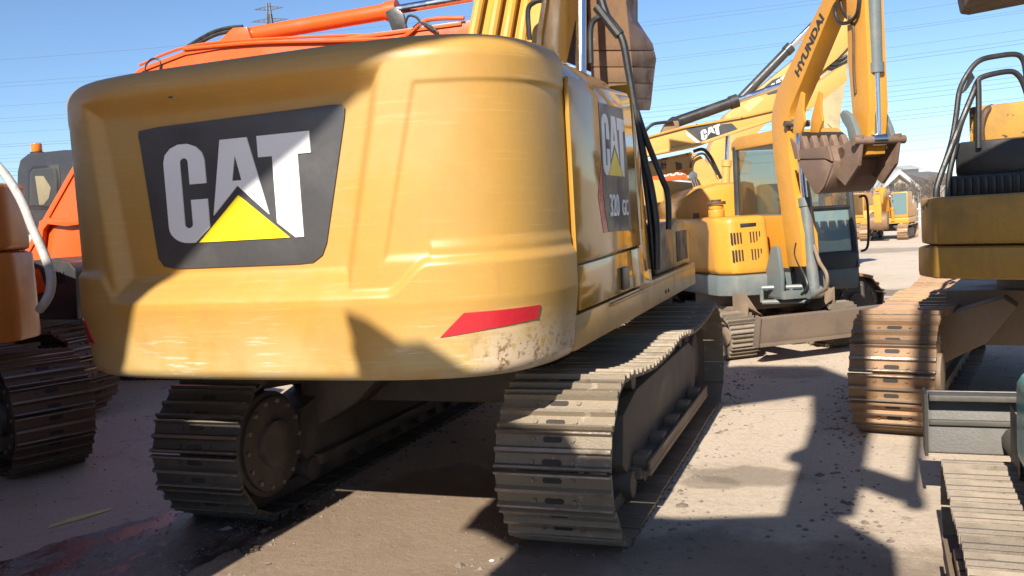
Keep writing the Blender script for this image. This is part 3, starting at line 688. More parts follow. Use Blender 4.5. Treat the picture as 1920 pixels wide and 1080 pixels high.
def rail(pp, d, r=.022): return tubep('handrail', [bl(x, y, d) for x, y in pp], r, M['rubber'], BU, 10)
rail([(1758, 388), (1758, 348), (1772, 305), (1785, 262), (1793, 215), (1800, 168), (1818, 133), (1838, 113), (1870, 105), (1904, 102), (1918, 112), (1924, 140), (1930, 200)], 7.35)
rail([(1777, 388), (1779, 335), (1788, 290), (1801, 235), (1818, 192), (1832, 155), (1846, 143), (1890, 134), (1908, 140), (1920, 160), (1932, 200)], 7.2)
rail([(1757, 388), (1757, 350), (1786, 270), (1812, 205), (1834, 152)], 7.18, .024)
rail([(1834, 150), (1835, 185), (1835, 278)], 7.15, .022)
bm = bmn(); g = [(1821, 132), (1828, 146), (1812, 170), (1803, 176)]
va = [bm.verts.new(bl(x, y, 7.25)) for x, y in g]; vb = [bm.verts.new(bl(x, y, 7.30)) for x, y in g]
bm.faces.new(va); bm.faces.new(vb[::-1])
for i in range(4): bm.faces.new((va[i], va[(i + 1) % 4], vb[(i + 1) % 4], vb[i]))
fin('gusset', bm, M['rubber'], BU)
beam('boom', BU, [(.5, 1.4), (.3, 1.9), (1.6, 3.6), (3.0, 4.6), (5.4, 4.2), (5.4, 3.8), (3.2, 4.0), (1.4, 2.4), (1.0, 1.4)], .1, .7, M['old'])
bx('cab', (-1.15, -.2, 1.4), (-.2, 1.5, 2.25), M['old'], .06)

# ------------------------------------------------------------------ machine at the left edge (tail towards the picture)
C = thing('excavator', 'weathered orange excavator at the left edge, pale wrapped hose hanging beside its tail', 'excavator', (-5.90, -1.47, 0), -66)
track(C, -1.19, 3.65, .98, .62, 46, 'brown', .04, side=-1)
track(C, 1.19, 3.65, .98, .62, 46, 'brown', .04, side=1)
car_body(C, 2.38)
bm = bmn(); prism(bm, [(-1.3, -1.5), (-1.3, -1.84), (-1.05, -2.10), (-.4, -2.24), (.4, -2.24), (1.05, -2.10), (1.3, -1.84), (1.3, -1.5)], 2, 1.12, 1.86); cw = fin('counterweight', bm, M['dorange'], C, .06)
bm = bmn(); prism(bm, [(-1.29, -1.5), (-1.29, -1.82), (-1.04, -2.08), (-.4, -2.22), (.4, -2.22), (1.04, -2.08), (1.29, -1.82), (1.29, -1.5)], 2, 1.865, 2.42); fin('engine_cover', bm, M['dorange'], C, .16, 4)
boxp('body', (-1.3, -1.495, 1.12), (1.3, 1.6, 2.3), M['dorange'], C, .05)
Ci = C.matrix_basis.inverted()
tubep('hose', [Ci @ far(x, y, d) for x, y, d in ((-70, 255, 6.3), (0, 316, 6.2), (38, 372, 6.1), (62, 430, 6.0), (84, 480, 5.95), (95, 515, 5.9), (94, 545, 5.9), (85, 566, 5.9), (74, 580, 5.95))], .030, M['hosewrap'], C, 12)

# ------------------------------------------------------------------ orange machine behind, boom towards the right
D = thing('excavator', 'bright orange red excavator with charcoal cab, amber beacon and a long raised boom', 'excavator', (-7.3, 1.75, 0), 86)
track(D, 1.19, 3.75, .98, .6, 46, 'brown', .04, side=1, drive='front')
track(D, -1.19, 3.75, .98, .6, 46, 'brown', .04, side=-1, drive='front')
car_body(D, 2.38)
T = lambda x, pp: trace(D, x, pp)
db = beam('boom', D, T(.28, [(40, 492), (48, 468), (128, 327), (232, 155), (262, 128), (345, 96), (440, 80), (640, 70), (865, 40), (990, 22), (995, 70), (865, 110), (640, 150), (400, 195), (330, 235), (250, 330), (150, 500), (90, 560), (52, 560)]), -.24, .28, M['orange'])
beam('edge_flange', db, T(.295, [(40, 492), (48, 468), (128, 327), (232, 155), (262, 128), (345, 96), (440, 80), (640, 70), (865, 40), (865, 47), (640, 77), (440, 87), (347, 103), (267, 134), (240, 158), (136, 330), (56, 472), (48, 495)]), .282, .30, M['orange'], .003)
lug = beam('lug', db, T(.14, [(400, 86), (436, 52), (462, 50), (474, 82)]), -.14, .14, M['orange'])
p0 = onp(D, 0, .0, 457, 68); p1 = onp(D, 0, .0, 900, -8); ram(D, p0, p1, .088, .655, M['orange'])
cl0 = onp(D, 0, .0, 742, 35)
bm = bmn(); prism(bm, T(.13, [(722, 22), (740, 12), (756, 26), (768, 76), (742, 76)]), 0, .09, .13); fin('clamp', bm, M['black'], D, .006)
tubep('pipe', [onp(D, 0, .31, x, y) for x, y in ((345, 92), (480, 80), (640, 76), (730, 72), (762, 66), (800, 38), (870, 34))], .022, M['orange'], D)
tubep('pipe', [onp(D, 0, .2, x, y) for x, y in ((262, 122), (350, 88), (480, 74), (720, 64))], .016, M['orange'], D)
for k in (0, 7): tubep('hose', [onp(D, 0, .1, x, y + k) for x, y in ((345, 92), (370, 76), (400, 60), (430, 52), (455, 50))], .022, M['rubber'], D)
tubep('hose', [onp(D, 0, .30, x, y) for x, y in ((272, 142), (274, 122), (286, 110), (300, 114), (300, 130), (294, 140))], .010, M['rubber'], D)
for pp in (((760, 45), (766, 30), (780, 32), (790, 42), (815, 58)), ((775, 52), (790, 42), (806, 48), (822, 62))): tubep('hose', [onp(D, 0, .32, x, y) for x, y in pp], .013, M['rubber'], D)
# foot bracket and boom cylinder below the boom
beam('foot_plate', db, T(.32, [(70, 480), (78, 415), (90, 408), (128, 412), (160, 408), (160, 420), (128, 424), (94, 420), (86, 430), (80, 480)]), .281, .36, M['orange'], .006)
ram(D, onp(D, 0, .5, 150, 560), onp(D, 0, .5, 330, 220), .085, .55, M['orange'])
# cab
ct = T(-.40, [(30, 440), (32, 322), (37, 300), (52, 288), (118, 281), (215, 280), (230, 300), (230, 440)])
dc = beam('cab', D, ct, -1.45, -.40, M['charcoal'], .05)
beam('window', dc, T(-.395, [(56, 385), (56, 325), (62, 317), (104, 314), (107, 330), (107, 388)]), -.40, -.388, M['charcoal'], .002)
beam('seat', dc, T(-.387, [(66, 330), (82, 330), (96, 352), (92, 372), (82, 384), (74, 384)]), -.388, -.380, M['seat'], .003)
bm = bmn(); v = [bm.verts.new((-.372, *p)) for p in T(-.372, [(56, 385), (56, 325), (62, 317), (104, 314), (107, 330), (107, 388)])]; bm.faces.new(v); fin('pane', bm, M['cabglass'], dc)
bm = bmn(); prism(bm, T(-.38, [(51, 392), (51, 322), (60, 311), (108, 309), (112, 330), (112, 395)]), 0, -.399, -.394); fin('window_frame', bm, M['black'], dc, .004)
bb = bmn(); pb = onp(D, 0, -.7, 70, 290); cyl(bb, pb, pb + Vector((0, 0, .035)), .085, 20); be = fin('beacon', bb, M['black'], dc)
bb = bmn(); cyl(bb, pb + Vector((0, 0, .036)), pb + Vector((0, 0, .15)), .068, 20); fin('lens', bb, M['beacon'], be, .015)
boxp('upper_deck', (-1.35, -2.3, 1.1), (1.3, .5, 1.35), M['charcoal'], D)
beam('side_box', D, T(1.3, [(44, 490), (100, 484), (128, 490), (141, 505), (146, 600), (44, 600)]), .3, 1.3, M['charcoal'], .03)
beam('orange_panel', D, T(1.31, [(48, 503), (74, 504), (88, 548), (52, 552)]), 1.301, 1.315, M['orange'], .01)
bm = bmn()
for i in range(4): box(bm, *[Vector((1.299 + k * .012, onp(D, 0, 1.3, 101 + i * 6 + k * 3, 530).y, onp(D, 0, 1.3, 101, 532 - k * 22).z)) for k in (0, 1)])
fin('louver', bm, M['hole'], D)
boxp('engine_cover', (-1.3, -2.9, 1.36), (1.25, -.9, 2.0), M['orange'], D, .06)
# stick and hanging bucket
Di = D.matrix_basis.inverted()
dst = beam('stick', D, [tuple((Di @ far(x, y, 9.3)).yz) for x, y in ((960, 30), (1000, -60), (1150, -190), (1190, -130), (1030, 5), (1012, 28))], -.2, .2, M['orange'])
def band(name, ys, mat, off=0., par=None):
    bm = bmn(); rows = []
    for y in ys:
        t = (y + 60) / 270
        xl = 1098 + 14 * t; xm = 1168 + 26 * t
        xr = [(-60, 1190), (0, 1196), (40, 1196), (82, 1224), (110, 1231), (138, 1227), (205, 1220), (210, 1216)]
        for (a, xa), (b, xb) in zip(xr, xr[1:]):
            if a <= y <= b: xx = xa + (xb - xa) * (y - a) / (b - a)
        w = 1 - .25 * max(0, t - .5)
        rows.append([bm.verts.new(Di @ far(px, y, d - off)) for px, d in ((xl, 9.0 + .25 * (1 - w)), (xm, 8.45 + .5 * (1 - w)), (xx, 9.15), (xx - 40, 9.5), (xl + 2, 9.3))])
    for a, b in zip(rows, rows[1:]):
        for k in range(5): bm.faces.new((a[k], a[(k + 1) % 5], b[(k + 1) % 5], b[k]))
    bm.faces.new(rows[0]); bm.faces.new(rows[-1][::-1])
    return fin(name, bm, mat, par or D, .008)
dbk = band('bucket', (-60, 0, 40, 82, 94), M['wornbk'])
band('shell', (90, 125, 156, 185, 206), M['wornbk'], -.05, dbk)
for a, b in ((96, 125), (126.5, 155), (156.5, 184), (185.5, 207)): band('wear_plate', (a, (a + b) / 2, b), M['wornbk'], .0, dbk)
bm = bmn(); g = [(1046, -60), (1066, -60), (1066, 18), (1094, 20), (1096, -60), (1108, -60), (1108, 135), (1045, 110)]
va = [bm.verts.new(Di @ far(x, y, 9.4)) for x, y in g]; vb = [bm.verts.new(Di @ far(x, y, 9.6)) for x, y in g]
for tr in tessellate_polygon([[Vector((x, y, 0)) for x, y in g]]): bm.faces.new([va[i] for i in tr]); bm.faces.new([vb[i] for i in tr[::-1]])
for i in range(8): bm.faces.new((va[i], va[(i + 1) % 8], vb[(i + 1) % 8], vb[i]))
fin('link_plate', bm, M['bucket'], dbk)
bm = bmn(); g = [(1010, -60), (1046, -60), (1045, 110), (1006, 80)]
va = [bm.verts.new(Di @ far(x, y, 9.7)) for x, y in g]; vb = [bm.verts.new(Di @ far(x, y, 10.0)) for x, y in g]
bm.faces.new(va); bm.faces.new(vb[::-1])
for i in range(4): bm.faces.new((va[i], va[(i + 1) % 4], vb[(i + 1) % 4], vb[i]))
fin('link_plate', bm, M['bucket'], dbk)

# ------------------------------------------------------------------ small machine with the dozer blade
E = thing('mini_excavator', 'orange yellow mini excavator with dozer blade, its toothed bucket raised beside the cab', 'mini excavator', (1.40, 5.755, 0), 141)
track(E, .76, 1.95, .56, .40, 38, 'pale', .03, side=1, holes=False, frame='duty')
track(E, -.76, 1.95, .56, .40, 38, 'pale', .03, side=-1, holes=False, frame='duty')
car_body(E, 1.5, 'duty', .66)
bm = bmn()
prism(bm, [(1.58, .25), (1.64, .23), (1.67, .36), (1.70, .56), (1.65, .58), (1.61, .40)], 0, -1.10, .86)
bl_ = fin('dozer_blade', bm, M['blade'], E, .01)
for s in (-1, 1):
    bm = bmn(); xe = .86 if s > 0 else -1.10; prism(bm, [(1.56, .22), (1.66, .22), (1.73, .58), (1.64, .60)], 0, xe, xe + s * .025); fin('end_plate', bm, M['blade'], bl_, .004)
    bm = bmn(); prism(bm, [(.3, .30), (.3, .42), (1.60, .46), (1.60, .30)], 0, -.12 + s * .42 - .05, s * .42 + .05); fin('blade_arm', bm, M['duty'], bl_, .01)
box_ = bmn(); box(box_, (-1.09, 1.625, .22), (.85, 1.67, .26)); fin('cutting_edge', box_, M['blade'], bl_, .004)
EU = bpy.data.objects.new('upper_body', None); COL.objects.link(EU); EU.parent = E; EU.matrix_basis = Matrix.Translation((-.236, .08, 0)) @ hd(5)
EW = E.matrix_basis @ EU.matrix_basis
class _F: pass
EF = _F(); EF.matrix_basis = EW
T = lambda x, pp: trace(EF, x, pp)
fr_ = [(.93, -.9), (.93, .62), (.75, .80), (.2, .92), (-.9, .92), (-.93, .8), (-.93, -.9), (-.75, -1.35), (0, -1.55), (.75, -1.35)]
bm = bmn(); prism(bm, fr_, 2, .74, 1.0); ef = fin('frame', bm, M['hgrey'], EU, .03)
bm = bmn(); prism(bm, [(x * .98, y * .98) for x, y in [(.93, -.9), (.93, .60), (.75, .78), (.24, .80), (.24, -.4), (-.93, -.4), (-.93, -.9), (-.75, -1.35), (0, -1.55), (.75, -1.35)]], 2, 1.004, 1.74)
for v in bm.verts:
    if v.co.z > 1.5 and v.co.y > 0: v.co.y -= .10
ec = fin('engine_cover', bm, M['hyun'], EU, .09, 4)
def front_plane(x, z): return (x, .77 - .10 * max(0, (z - 1.0) / .74) + .004)
for gx in (.36, .62):
    for gz in (1.18, 1.40):
        for k in range(4):
            x = gx + k * .042; (xa, ya) = front_plane(x, gz)
            bm = bmn(); prism(bm, [(ya - .02, gz), (ya + .003 - .0, gz), (ya - .012, gz + .14), (ya - .03, gz + .14)], 0, x, x + .018); fin('vent_slot', bm, M['hole'], ec)
bm = bmn(); prism(bm, [(.40, 1.60), (.62, 1.60), (.62, 1.65), (.40, 1.65)], 1, front_plane(0, 1.62)[1] - .02, front_plane(0, 1.62)[1] + .006); fin('latch', bm, M['black'], ec, .004)
bm = bmn(); cyl(bm, (.55, -.1, 1.74), (.55, -.1, 1.84), .11, 18); cyl(bm, (.55, -.1, 1.845), (.55, -.1, 1.90), .10, 18)
pcn = fin('air_cleaner', bm, M['hyun'], EU, .01)
bm = bmn(); cyl(bm, (.55, -.1, 1.905), (.55, -.1, 1.95), .13, 18); cyl(bm, (.55, -.1, 1.95), (.55, -.1, 1.975), .07, 14); fin('cap', bm, M['brown'], pcn, .012)
bm = bmn(); cyl(bm, (.78, -.25, 1.74), (.78, -.25, 1.81), .05, 14); fin('filler_cap', bm, M['brown'], EU, .01)
bm = bmn(); box(bm, (.46, .80, .86), (.60, .83, .95)); fin('lamp', bm, M['white'], ef, .01)
# step frame beside the boom
bm = bmn()
for z in (.66, .84): tube(bm, [(.5, .95, z), (.05, 1.18, z)], .03, 8)
for q in (0, .35, .7, 1): tube(bm, [(.5 - .45 * q, .95 + .23 * q, .66), (.5 - .45 * q, .95 + .23 * q, .84)], .025, 8)
fin('step', bm, M['hgrey'], EU)
# cab
def cab_panel(name, pts, axis, a, b, m, par, bev=.01):
    bm = bmn(); prism(bm, pts, axis, a, b); return fin(name, bm, m, par, bev)
prf = [(-.55, 1.0), (-.55, 2.69), (-.45, 2.55), (.50, 2.55), (.70, 2.66), (.88, 1.7), (.90, 1.0)]
cb = cab_panel('cab', [(-.62, 2.64), (-.60, 2.76), (-.45, 2.82), (.52, 2.82), (.72, 2.70), (.73, 2.64)], 0, -.93, .04, M['hyun'], EU, .03)
def post(p0, p1, r=.035): return tubep('pillar', [p0, p1], r, M['charcoal'], cb, 8, False)
for x in (-.90, .01):
    post((x, .70, 2.66), (x, .87, 1.0), .045); post((x, -.52, 2.69), (x, -.52, 1.0), .05)
    tubep('pillar', [(x, .88, 1.02), (x, -.5, 1.02)], .04, M['charcoal'], cb, 8)
for z, y in ((2.64, .70), (1.78, .79)): tubep('crossbar', [(-.88, y, z), (0, y, z)], .03, M['black'], cb, 8)
boxp('front_panel', (-.93, .80, .78), (.02, .90, 1.22), M['black'], cb, .04)
boxp('side_panel', (.0, -.5, 1.0), (.035, .85, 1.72), M['hyun'], cb, .01)
cab_panel('window', [(-.47, 1.74), (-.47, 2.64), (.66, 2.64), (.79, 1.80), (.79, 1.74)], 0, .012, .022, M['glass'], cb, 0)
cab_panel('window', [(-.47, 1.05), (-.47, 2.64), (.66, 2.64), (.83, 1.05)], 0, -.915, -.905, M['glass'], cb, 0)
bm = bmn(); v = [bm.verts.new(p) for p in ((-.88, .71, 2.62), (-.02, .71, 2.62), (-.02, .785, 1.8), (-.88, .785, 1.8))]; bm.faces.new(v); fin('windscreen', bm, M['glass'], cb)
bm = bmn(); v = [bm.verts.new(p) for p in ((-.88, .79, 1.76), (-.02, .79, 1.76), (-.02, .85, 1.22), (-.88, .85, 1.22))]; bm.faces.new(v); fin('windscreen', bm, M['blueglass'], cb)
bm = bmn(); v = [bm.verts.new(p) for p in ((-.88, -.51, 2.62), (-.02, -.51, 2.62), (-.02, -.51, 1.5), (-.88, -.51, 1.5))]; bm.faces.new(v); fin('rear_window', bm, M['glass'], cb)
boxp('seat', (-.70, -.35, 1.25), (-.20, .1, 1.45), M['seat'], cb, .05); boxp('seat_back', (-.68, -.42, 1.4), (-.22, -.30, 2.15), M['seat'], cb, .05)
tubep('hand_grab', [(-.97, .88, 1.9), (-.99, 1.0, 1.85), (-.99, 1.0, 1.3), (-.96, .9, 1.2)], .016, M['rubber'], cb)
bm = bmn(); box(bm, (-.30, .903, .92), (-.10, .915, 1.06)); fin('plate', bm, M['hgrey'], cb)
# boom, stick, bucket
XB = .17
eo = [(1478, 500), (1470, 440), (1462, 380), (1455, 330), (1449, 280), (1446, 225), (1449, 200), (1458, 167), (1481, 122), (1509, 65), (1542, 0), (1575, -70), (1600, -75), (1592, -40), (1560, 12), (1540, 61), (1497, 167), (1481, 204), (1476, 240), (1480, 300), (1492, 380), (1502, 440), (1506, 500)]
eb = beam('boom', EU, T(XB + .11, eo), XB - .11, XB + .11, M['hyun'], .008)
o0 = onp(EF, 0, XB + .111, 1497, 146); o1 = onp(EF, 0, XB + .111, 1541, 45); o2 = onp(EF, 0, XB + .111, 1489, 136)
xd = (o1 - o0) / 4.05; yd = (o2 - o0).normalized() * .15
text('HYUNDAI', M['black_vinyl'], eb, o0, xd, Vector((0, -xd.z, xd.y)).normalized() * .155, .03)
# swing bracket
bm = bmn(); prism(bm, [(.85, .72), (.85, 1.05), (1.0, 1.35), (1.14, 1.35), (1.22, 1.0), (1.2, .72)], 0, XB + .16, XB + .21); prism(bm, [(.85, .72), (.85, 1.05), (1.0, 1.35), (1.14, 1.35), (1.22, 1.0), (1.2, .72)], 0, XB - .21, XB - .16)
box(bm, (XB - .2, .86, .70), (XB + .2, 1.24, .80)); fin('swing_bracket', bm, M['hgrey'], EU, .012)
q0 = onp(EF, 0, XB, 1527, 548); q1 = onp(EF, 0, XB, 1500, 190)
q1 = onp(EF, 0, XB, 1494, 232); ram(EU, q0, q1, .068, .54, M['hgrey'])
for dx in (-.13, .10): beam('cylinder_lug', EU, T(XB + .16, [(1482, 250), (1484, 222), (1497, 172), (1502, 176), (1500, 204), (1504, 228), (1497, 250)]), XB + dx, XB + dx + .03, M['hyun'], .006)
bm = bmn(); pq = onp(EF, 0, XB, 1494, 232); cyl(bm, (XB - .16, pq.y, pq.z), (XB + .16, pq.y, pq.z), .04, 14); fin('pin', bm, M['frame'], EU)
tubep('hose', [onp(EF, 0, XB + .05, x, y) for x, y in ((1526, 460), (1536, 490), (1550, 515), (1548, 540), (1530, 552))], .022, M['duty'], EU)
tubep('hose', [onp(EF, 0, XB + .1, x, y) for x, y in ((1494, 455), (1492, 480), (1510, 520), (1514, 540), (1503, 552))], .018, M['rubber'], EU)
es = beam('stick', EU, T(XB + .11, [(1584, -60), (1588, 40), (1590, 120), (1597, 200), (1602, 262), (1612, 292), (1625, 290), (1630, 200), (1626, 100), (1618, -60)]), XB - .11, XB + .11, M['hyun'], .008)
tubep('pipe', [onp(EF, 0, XB + .12, x, y) for x, y in ((1592, 30), (1600, 55), (1601, 130), (1604, 175))], .016, M['brown'], es)
ram(EU, onp(EF, 0, XB, 1637, -70), onp(EF, 0, XB, 1646, 262), .068, .60, M['hgrey'])
tubep('hose', [onp(EF, 0, XB + .15, x, y) for x, y in ((1567, 5), (1566, 25), (1574, 42), (1590, 42), (1606, 28), (1611, 0), (1612, -30))], .020, M['rubber'], EU)
tubep('hose', [onp(EF, 0, XB + .05, x, y) for x, y in ((1574, -5), (1580, 20), (1592, 36), (1604, 34), (1612, 10), (1614, -30))], .018, M['rubber'], EU)
XK = XB + .33
kb = beam('bucket', EU, T(XK, [(1495, 281), (1554, 273), (1562, 302), (1559, 322), (1546, 350), (1537, 363), (1526, 364), (1516, 350), (1493, 300)]), XB - .30, XK - .02, M['bucket'], .012)
beam('side_plate', kb, T(XK, [(1495, 282), (1554, 274), (1561, 302), (1548, 297), (1493, 298)]), XK - .019, XK + .012, M['bucket'], .006)
beam('side_plate', kb, T(XK, [(1494, 301), (1546, 299), (1560, 308), (1545, 350), (1536, 362), (1527, 363)]), XK - .019, XK + .002, M['bucket'], .006)
for k in range(5):
    x = XK - .06 - k * .125; tt = [(p[0], p[1]) for p in T(XK, [(1496, 284), (1506, 282), (1504, 270), (1499, 255), (1495, 262)])]
    beam('tooth', kb, tt, x - .035, x + .035, M['bucket'], .006)
beam('side_cutter', kb, T(XK + .02, [(1480, 258), (1494, 272), (1498, 300), (1490, 298)]), XK - .01, XK + .02, M['bucket'], .005)
for dx in (.20, -.20):
    beam('link', EU, T(XB + .11, [(1593, 214), (1599, 206), (1612, 216), (1622, 240), (1628, 262), (1622, 272), (1612, 268), (1606, 240), (1597, 226)]), XB + dx - .03, XB + dx + .03, M['hgrey'], .008)
pp_ = onp(EF, 0, XB, 1648, 263); bm = bmn(); cyl(bm, (XB - .3, pp_.y, pp_.z), (XB + .3, pp_.y, pp_.z), .045, 14); fin('pin', bm, M['bucket'], EU)
pp2 = onp(EF, 0, XB, 1615, 285); bm = bmn(); cyl(bm, (XB - .24, pp2.y, pp2.z), (XB + .24, pp2.y, pp2.z), .06, 14); fin('pin', bm, M['bucket'], EU)
for dx in (.22, -.22):
    beam('bucket_ear', kb, [(pp_.y + .05, pp_.z + .06), (pp_.y - .05, pp_.z + .06), (pp2.y - .08, pp2.z + .05), (pp2.y - .22, pp2.z - .18), (pp2.y + .05, pp2.z - .35), (pp_.y - .02, pp_.z - .25)], XB + dx - .02, XB + dx + .02, M['bucket'], .006)

# ------------------------------------------------------------------ machines behind, booms across the view
def far_machine(label, px, py, depth, heading):
    p = far(px, py, depth); return thing('excavator', label, 'excavator', (p.x, p.y, 0), heading)
F1 = far_machine('yellow excavator behind, its level boom carrying a dark decal with three white letters', 1215, 440, 16.5, 71)
T = lambda x, pp: trace(F1, x, pp)
f1b = beam('boom', F1, T(.3, [(1150, 300), (1165, 275), (1194, 260), (1285, 236), (1391, 218), (1451, 204), (1520, 165), (1585, 120), (1590, 150), (1520, 205), (1447, 227), (1391, 245), (1314, 272), (1208, 294)]), -.3, .3, M['cream'])
beam('edge_flange', f1b, T(.31, [(1165, 275), (1194, 260), (1285, 236), (1391, 218), (1451, 204), (1451, 208), (1391, 222), (1285, 240), (1195, 264)]), .301, .34, M['old'], .003)
beam('edge_flange', f1b, T(.31, [(1208, 294), (1314, 272), (1391, 245), (1447, 227), (1447, 222), (1391, 240), (1314, 266), (1208, 289)]), .301, .34, M['cream'], .003)
f1d = beam('decal_panel', f1b, T(.3, [(1286, 243), (1300, 238), (1372, 231), (1384, 243), (1315, 267)]), .301, .306, M['panel'], 0)
beam('stripe', f1b, T(.3, [(1286, 246), (1313, 267), (1308, 269), (1288, 254)]), .301, .306, M['white'], 0)
a0, a1, a2 = (onp(F1, 0, .306, x, y) for x, y in ((1316, 264), (1352, 251), (1313, 243)))
logo(f1d, lambda u, v, off: a0 + (a1 - a0) * (u / 2.4) + (a2 - a0) * (v / 1.8) * .9 + Vector((off, 0, 0)), M['black_vinyl'])
ram(F1, onp(F1, 0, .0, 1262, 231), onp(F1, 0, .0, 1500, 147), .10, .49, M['black'])
beam('lug', f1b, T(.15, [(1240, 248), (1250, 228), (1272, 226), (1275, 242)]), -.15, .15, M['wornbk'], .01)
ram(F1, onp(F1, 0, .0, 1360, 350), onp(F1, 0, .0, 1366, 236), .075, .4, M['cream'])
tubep('hose', [onp(F1, 0, .2, x, y) for x, y in ((1208, 248), (1222, 234), (1240, 230), (1262, 228))], .03, M['rubber'], F1)
tubep('hose', [onp(F1, 0, .36, x, y) for x, y in ((1300, 284), (1318, 280), (1332, 294), (1345, 320), (1352, 335))], .03, M['rubber'], F1)
beam('upper_body', F1, [(-2.4, 1.1), (-2.4, 2.3), (-.8, 2.5), (1.4, 2.2), (1.4, 1.1)], -1.3, 1.2, M['cream'], .05)
track(F1, 1.19, 3.7, .95, .6, 30, 'rusty', .04, holes=False, guards=False)
track(F1, -1.19, 3.7, .95, .6, 30, 'rusty', .04, holes=False, guards=False)
car_body(F1, 2.38)

F2 = far_machine('yellow excavator with a steep boom bearing a yellow green sticker and a mud coated arm', 1310, 430, 20.0, 71)
T = lambda x, pp: trace(F2, x, pp)
f2b = beam('boom', F2, T(.3, [(1322, 372), (1333, 275), (1363, 214), (1490, 112), (1590, 28), (1625, 20), (1625, 50), (1570, 110), (1478, 186), (1405, 266), (1375, 372)]), -.3, .3, M['cream'])
f2d = beam('decal_panel', f2b, T(.3, [(1428, 168), (1448, 150), (1478, 138), (1490, 140), (1470, 172), (1440, 178)]), .301, .306, M['panel'], 0)
beam('sticker', f2b, T(.3, [(1392, 200), (1418, 178), (1432, 186), (1404, 210)]), .301, .306, M['sticker'], 0)
a0, a1, a2 = (onp(F2, 0, .306, x, y) for x, y in ((1446, 172), (1474, 152), (1444, 160)))
logo(f2d, lambda u, v, off: a0 + (a1 - a0) * (u / 2.4) + (a2 - a0) * (v / 1.8) + Vector((off, 0, 0)), M['yvinyl'])
ram(F2, onp(F2, 0, .0, 1384, 190), onp(F2, 0, .0, 1556, 12), .10, .56, M['charcoal'])
f2s = beam('stick', F2, T(.2, [(1560, 20), (1588, 10), (1600, 40), (1590, 120), (1578, 200), (1572, 262), (1575, 300), (1552, 300), (1547, 262), (1540, 180), (1536, 130), (1545, 60)]), -.22, .22, M['mudarm'])
for k in (0, 8): tubep('hose', [onp(F2, 0, .25, x, y + k) for x, y in ((1555, 100), (1562, 110), (1574, 112), (1588, 104))], .03, M['rubber'], f2s)
for k in (0, 7): tubep('hose', [onp(F2, 0, .25, x, y + k) for x, y in ((1545, 118), (1560, 121), (1572, 122))], .03, M['rubber'], f2s)
beam('bucket_link', f2s, T(.25, [(1552, 232), (1560, 226), (1588, 256), (1584, 264)]), .0, .25, M['mudarm'], .01)
beam('upper_body', F2, [(-2.4, 1.1), (-2.4, 2.3), (-.8, 2.4), (1.4, 2.2), (1.4, 1.1)], -1.3, 1.2, M['cream'], .05)
track(F2, 1.19, 3.7, .95, .6, 30, 'rusty', .04, holes=False, guards=False)
track(F2, -1.19, 3.7, .95, .6, 30, 'rusty', .04, holes=False, guards=False)
car_body(F2, 2.38)

F3 = far_machine('yellow excavator with rounded hood and painted figures on its short curved boom', 1370, 450, 14.2, 251)
T = lambda x, pp: trace(F3, x, pp)
f3b = beam('boom', F3, T(-.28, [(1170, 312), (1212, 303), (1296, 285), (1312, 290), (1331, 313), (1352, 342), (1352, 372), (1322, 366), (1312, 340), (1300, 325), (1286, 319), (1212, 332), (1172, 338)]), -.28, .28, M['cream'])
beam('edge_flange', f3b, T(-.29, [(1170, 312), (1212, 303), (1296, 285), (1296, 289), (1212, 307), (1170, 316)]), -.31, -.281, M['old'], .003)
o0 = onp(F3, 0, -.283, 1232, 319); o1 = onp(F3, 0, -.283, 1252, 315); o2 = onp(F3, 0, -.283, 1231, 306)
text('2計', M['black_vinyl'], f3b, o0, (o1 - o0) / 1.55, (o2 - o0) * 1.25, .02)
beam('worn_patch', f3b, T(-.281, [(1266, 303), (1278, 306), (1279, 317), (1268, 319)]), -.285, -.281, M['brown'], 0)
beam('hood', F3, T(-1.25, [(1262, 470), (1264, 396), (1282, 374), (1310, 354), (1345, 343), (1420, 338), (1420, 470)]), -1.25, 1.2, M['hyun'], .14)
beam('lower_body', F3, T(-1.25, [(1258, 520), (1258, 472), (1420, 472), (1420, 520)]), -1.25, 1.2, M['charcoal'], .03)
tubep('hose', [onp(F3, 0, -.35, x, y) for x, y in ((1295, 315), (1300, 295), (1318, 288), (1330, 302), (1345, 328))], .018, M['rubber'], F3)
ram(F3, onp(F3, 0, -.4, 1312, 370), onp(F3, 0, -.4, 1298, 330), .07, .4, M['cream'])
track(F3, 1.0, 3.0, .8, .5, 30, 'rusty', .04, holes=False, guards=False)
track(F3, -1.0, 3.0, .8, .5, 30, 'rusty', .04, holes=False, guards=False)
car_body(F3, 2.0)

F4 = far_machine('orange red excavator mostly hidden behind yellow booms, white letters on its arched boom', 1225, 430, 22.0, 71)
T = lambda x, pp: trace(F4, x, pp)
f4b = beam('boom', F4, T(.3, [(1150, 350), (1165, 330), (1212, 318), (1300, 312), (1325, 322), (1345, 350), (1350, 380), (1330, 380), (1318, 352), (1302, 338), (1280, 336), (1215, 344), (1175, 352)]), -.3, .3, M['orange'])
o0 = onp(F4, 0, .304, 1243, 331); o1 = onp(F4, 0, .304, 1310, 324); o2 = onp(F4, 0, .304, 1243, 320)
text('DOOSAN', M['white'], f4b, o0, (o1 - o0) / 4.1, (o2 - o0) * 1.1, .03)
ram(F4, onp(F4, 0, .4, 1318, 360), onp(F4, 0, .4, 1300, 332), .09, .3, M['orange'])
beam('upper_body', F4, T(1.2, [(1205, 420), (1205, 384), (1225, 384), (1232, 372), (1245, 368), (1258, 385), (1262, 420)]), -1.2, 1.2, M['charcoal'], .04)
beam('mirror', F4, T(1.3, [(1250, 380), (1256, 358), (1276, 352), (1274, 362), (1256, 392)]), 1.2, 1.3, M['black'], .02)
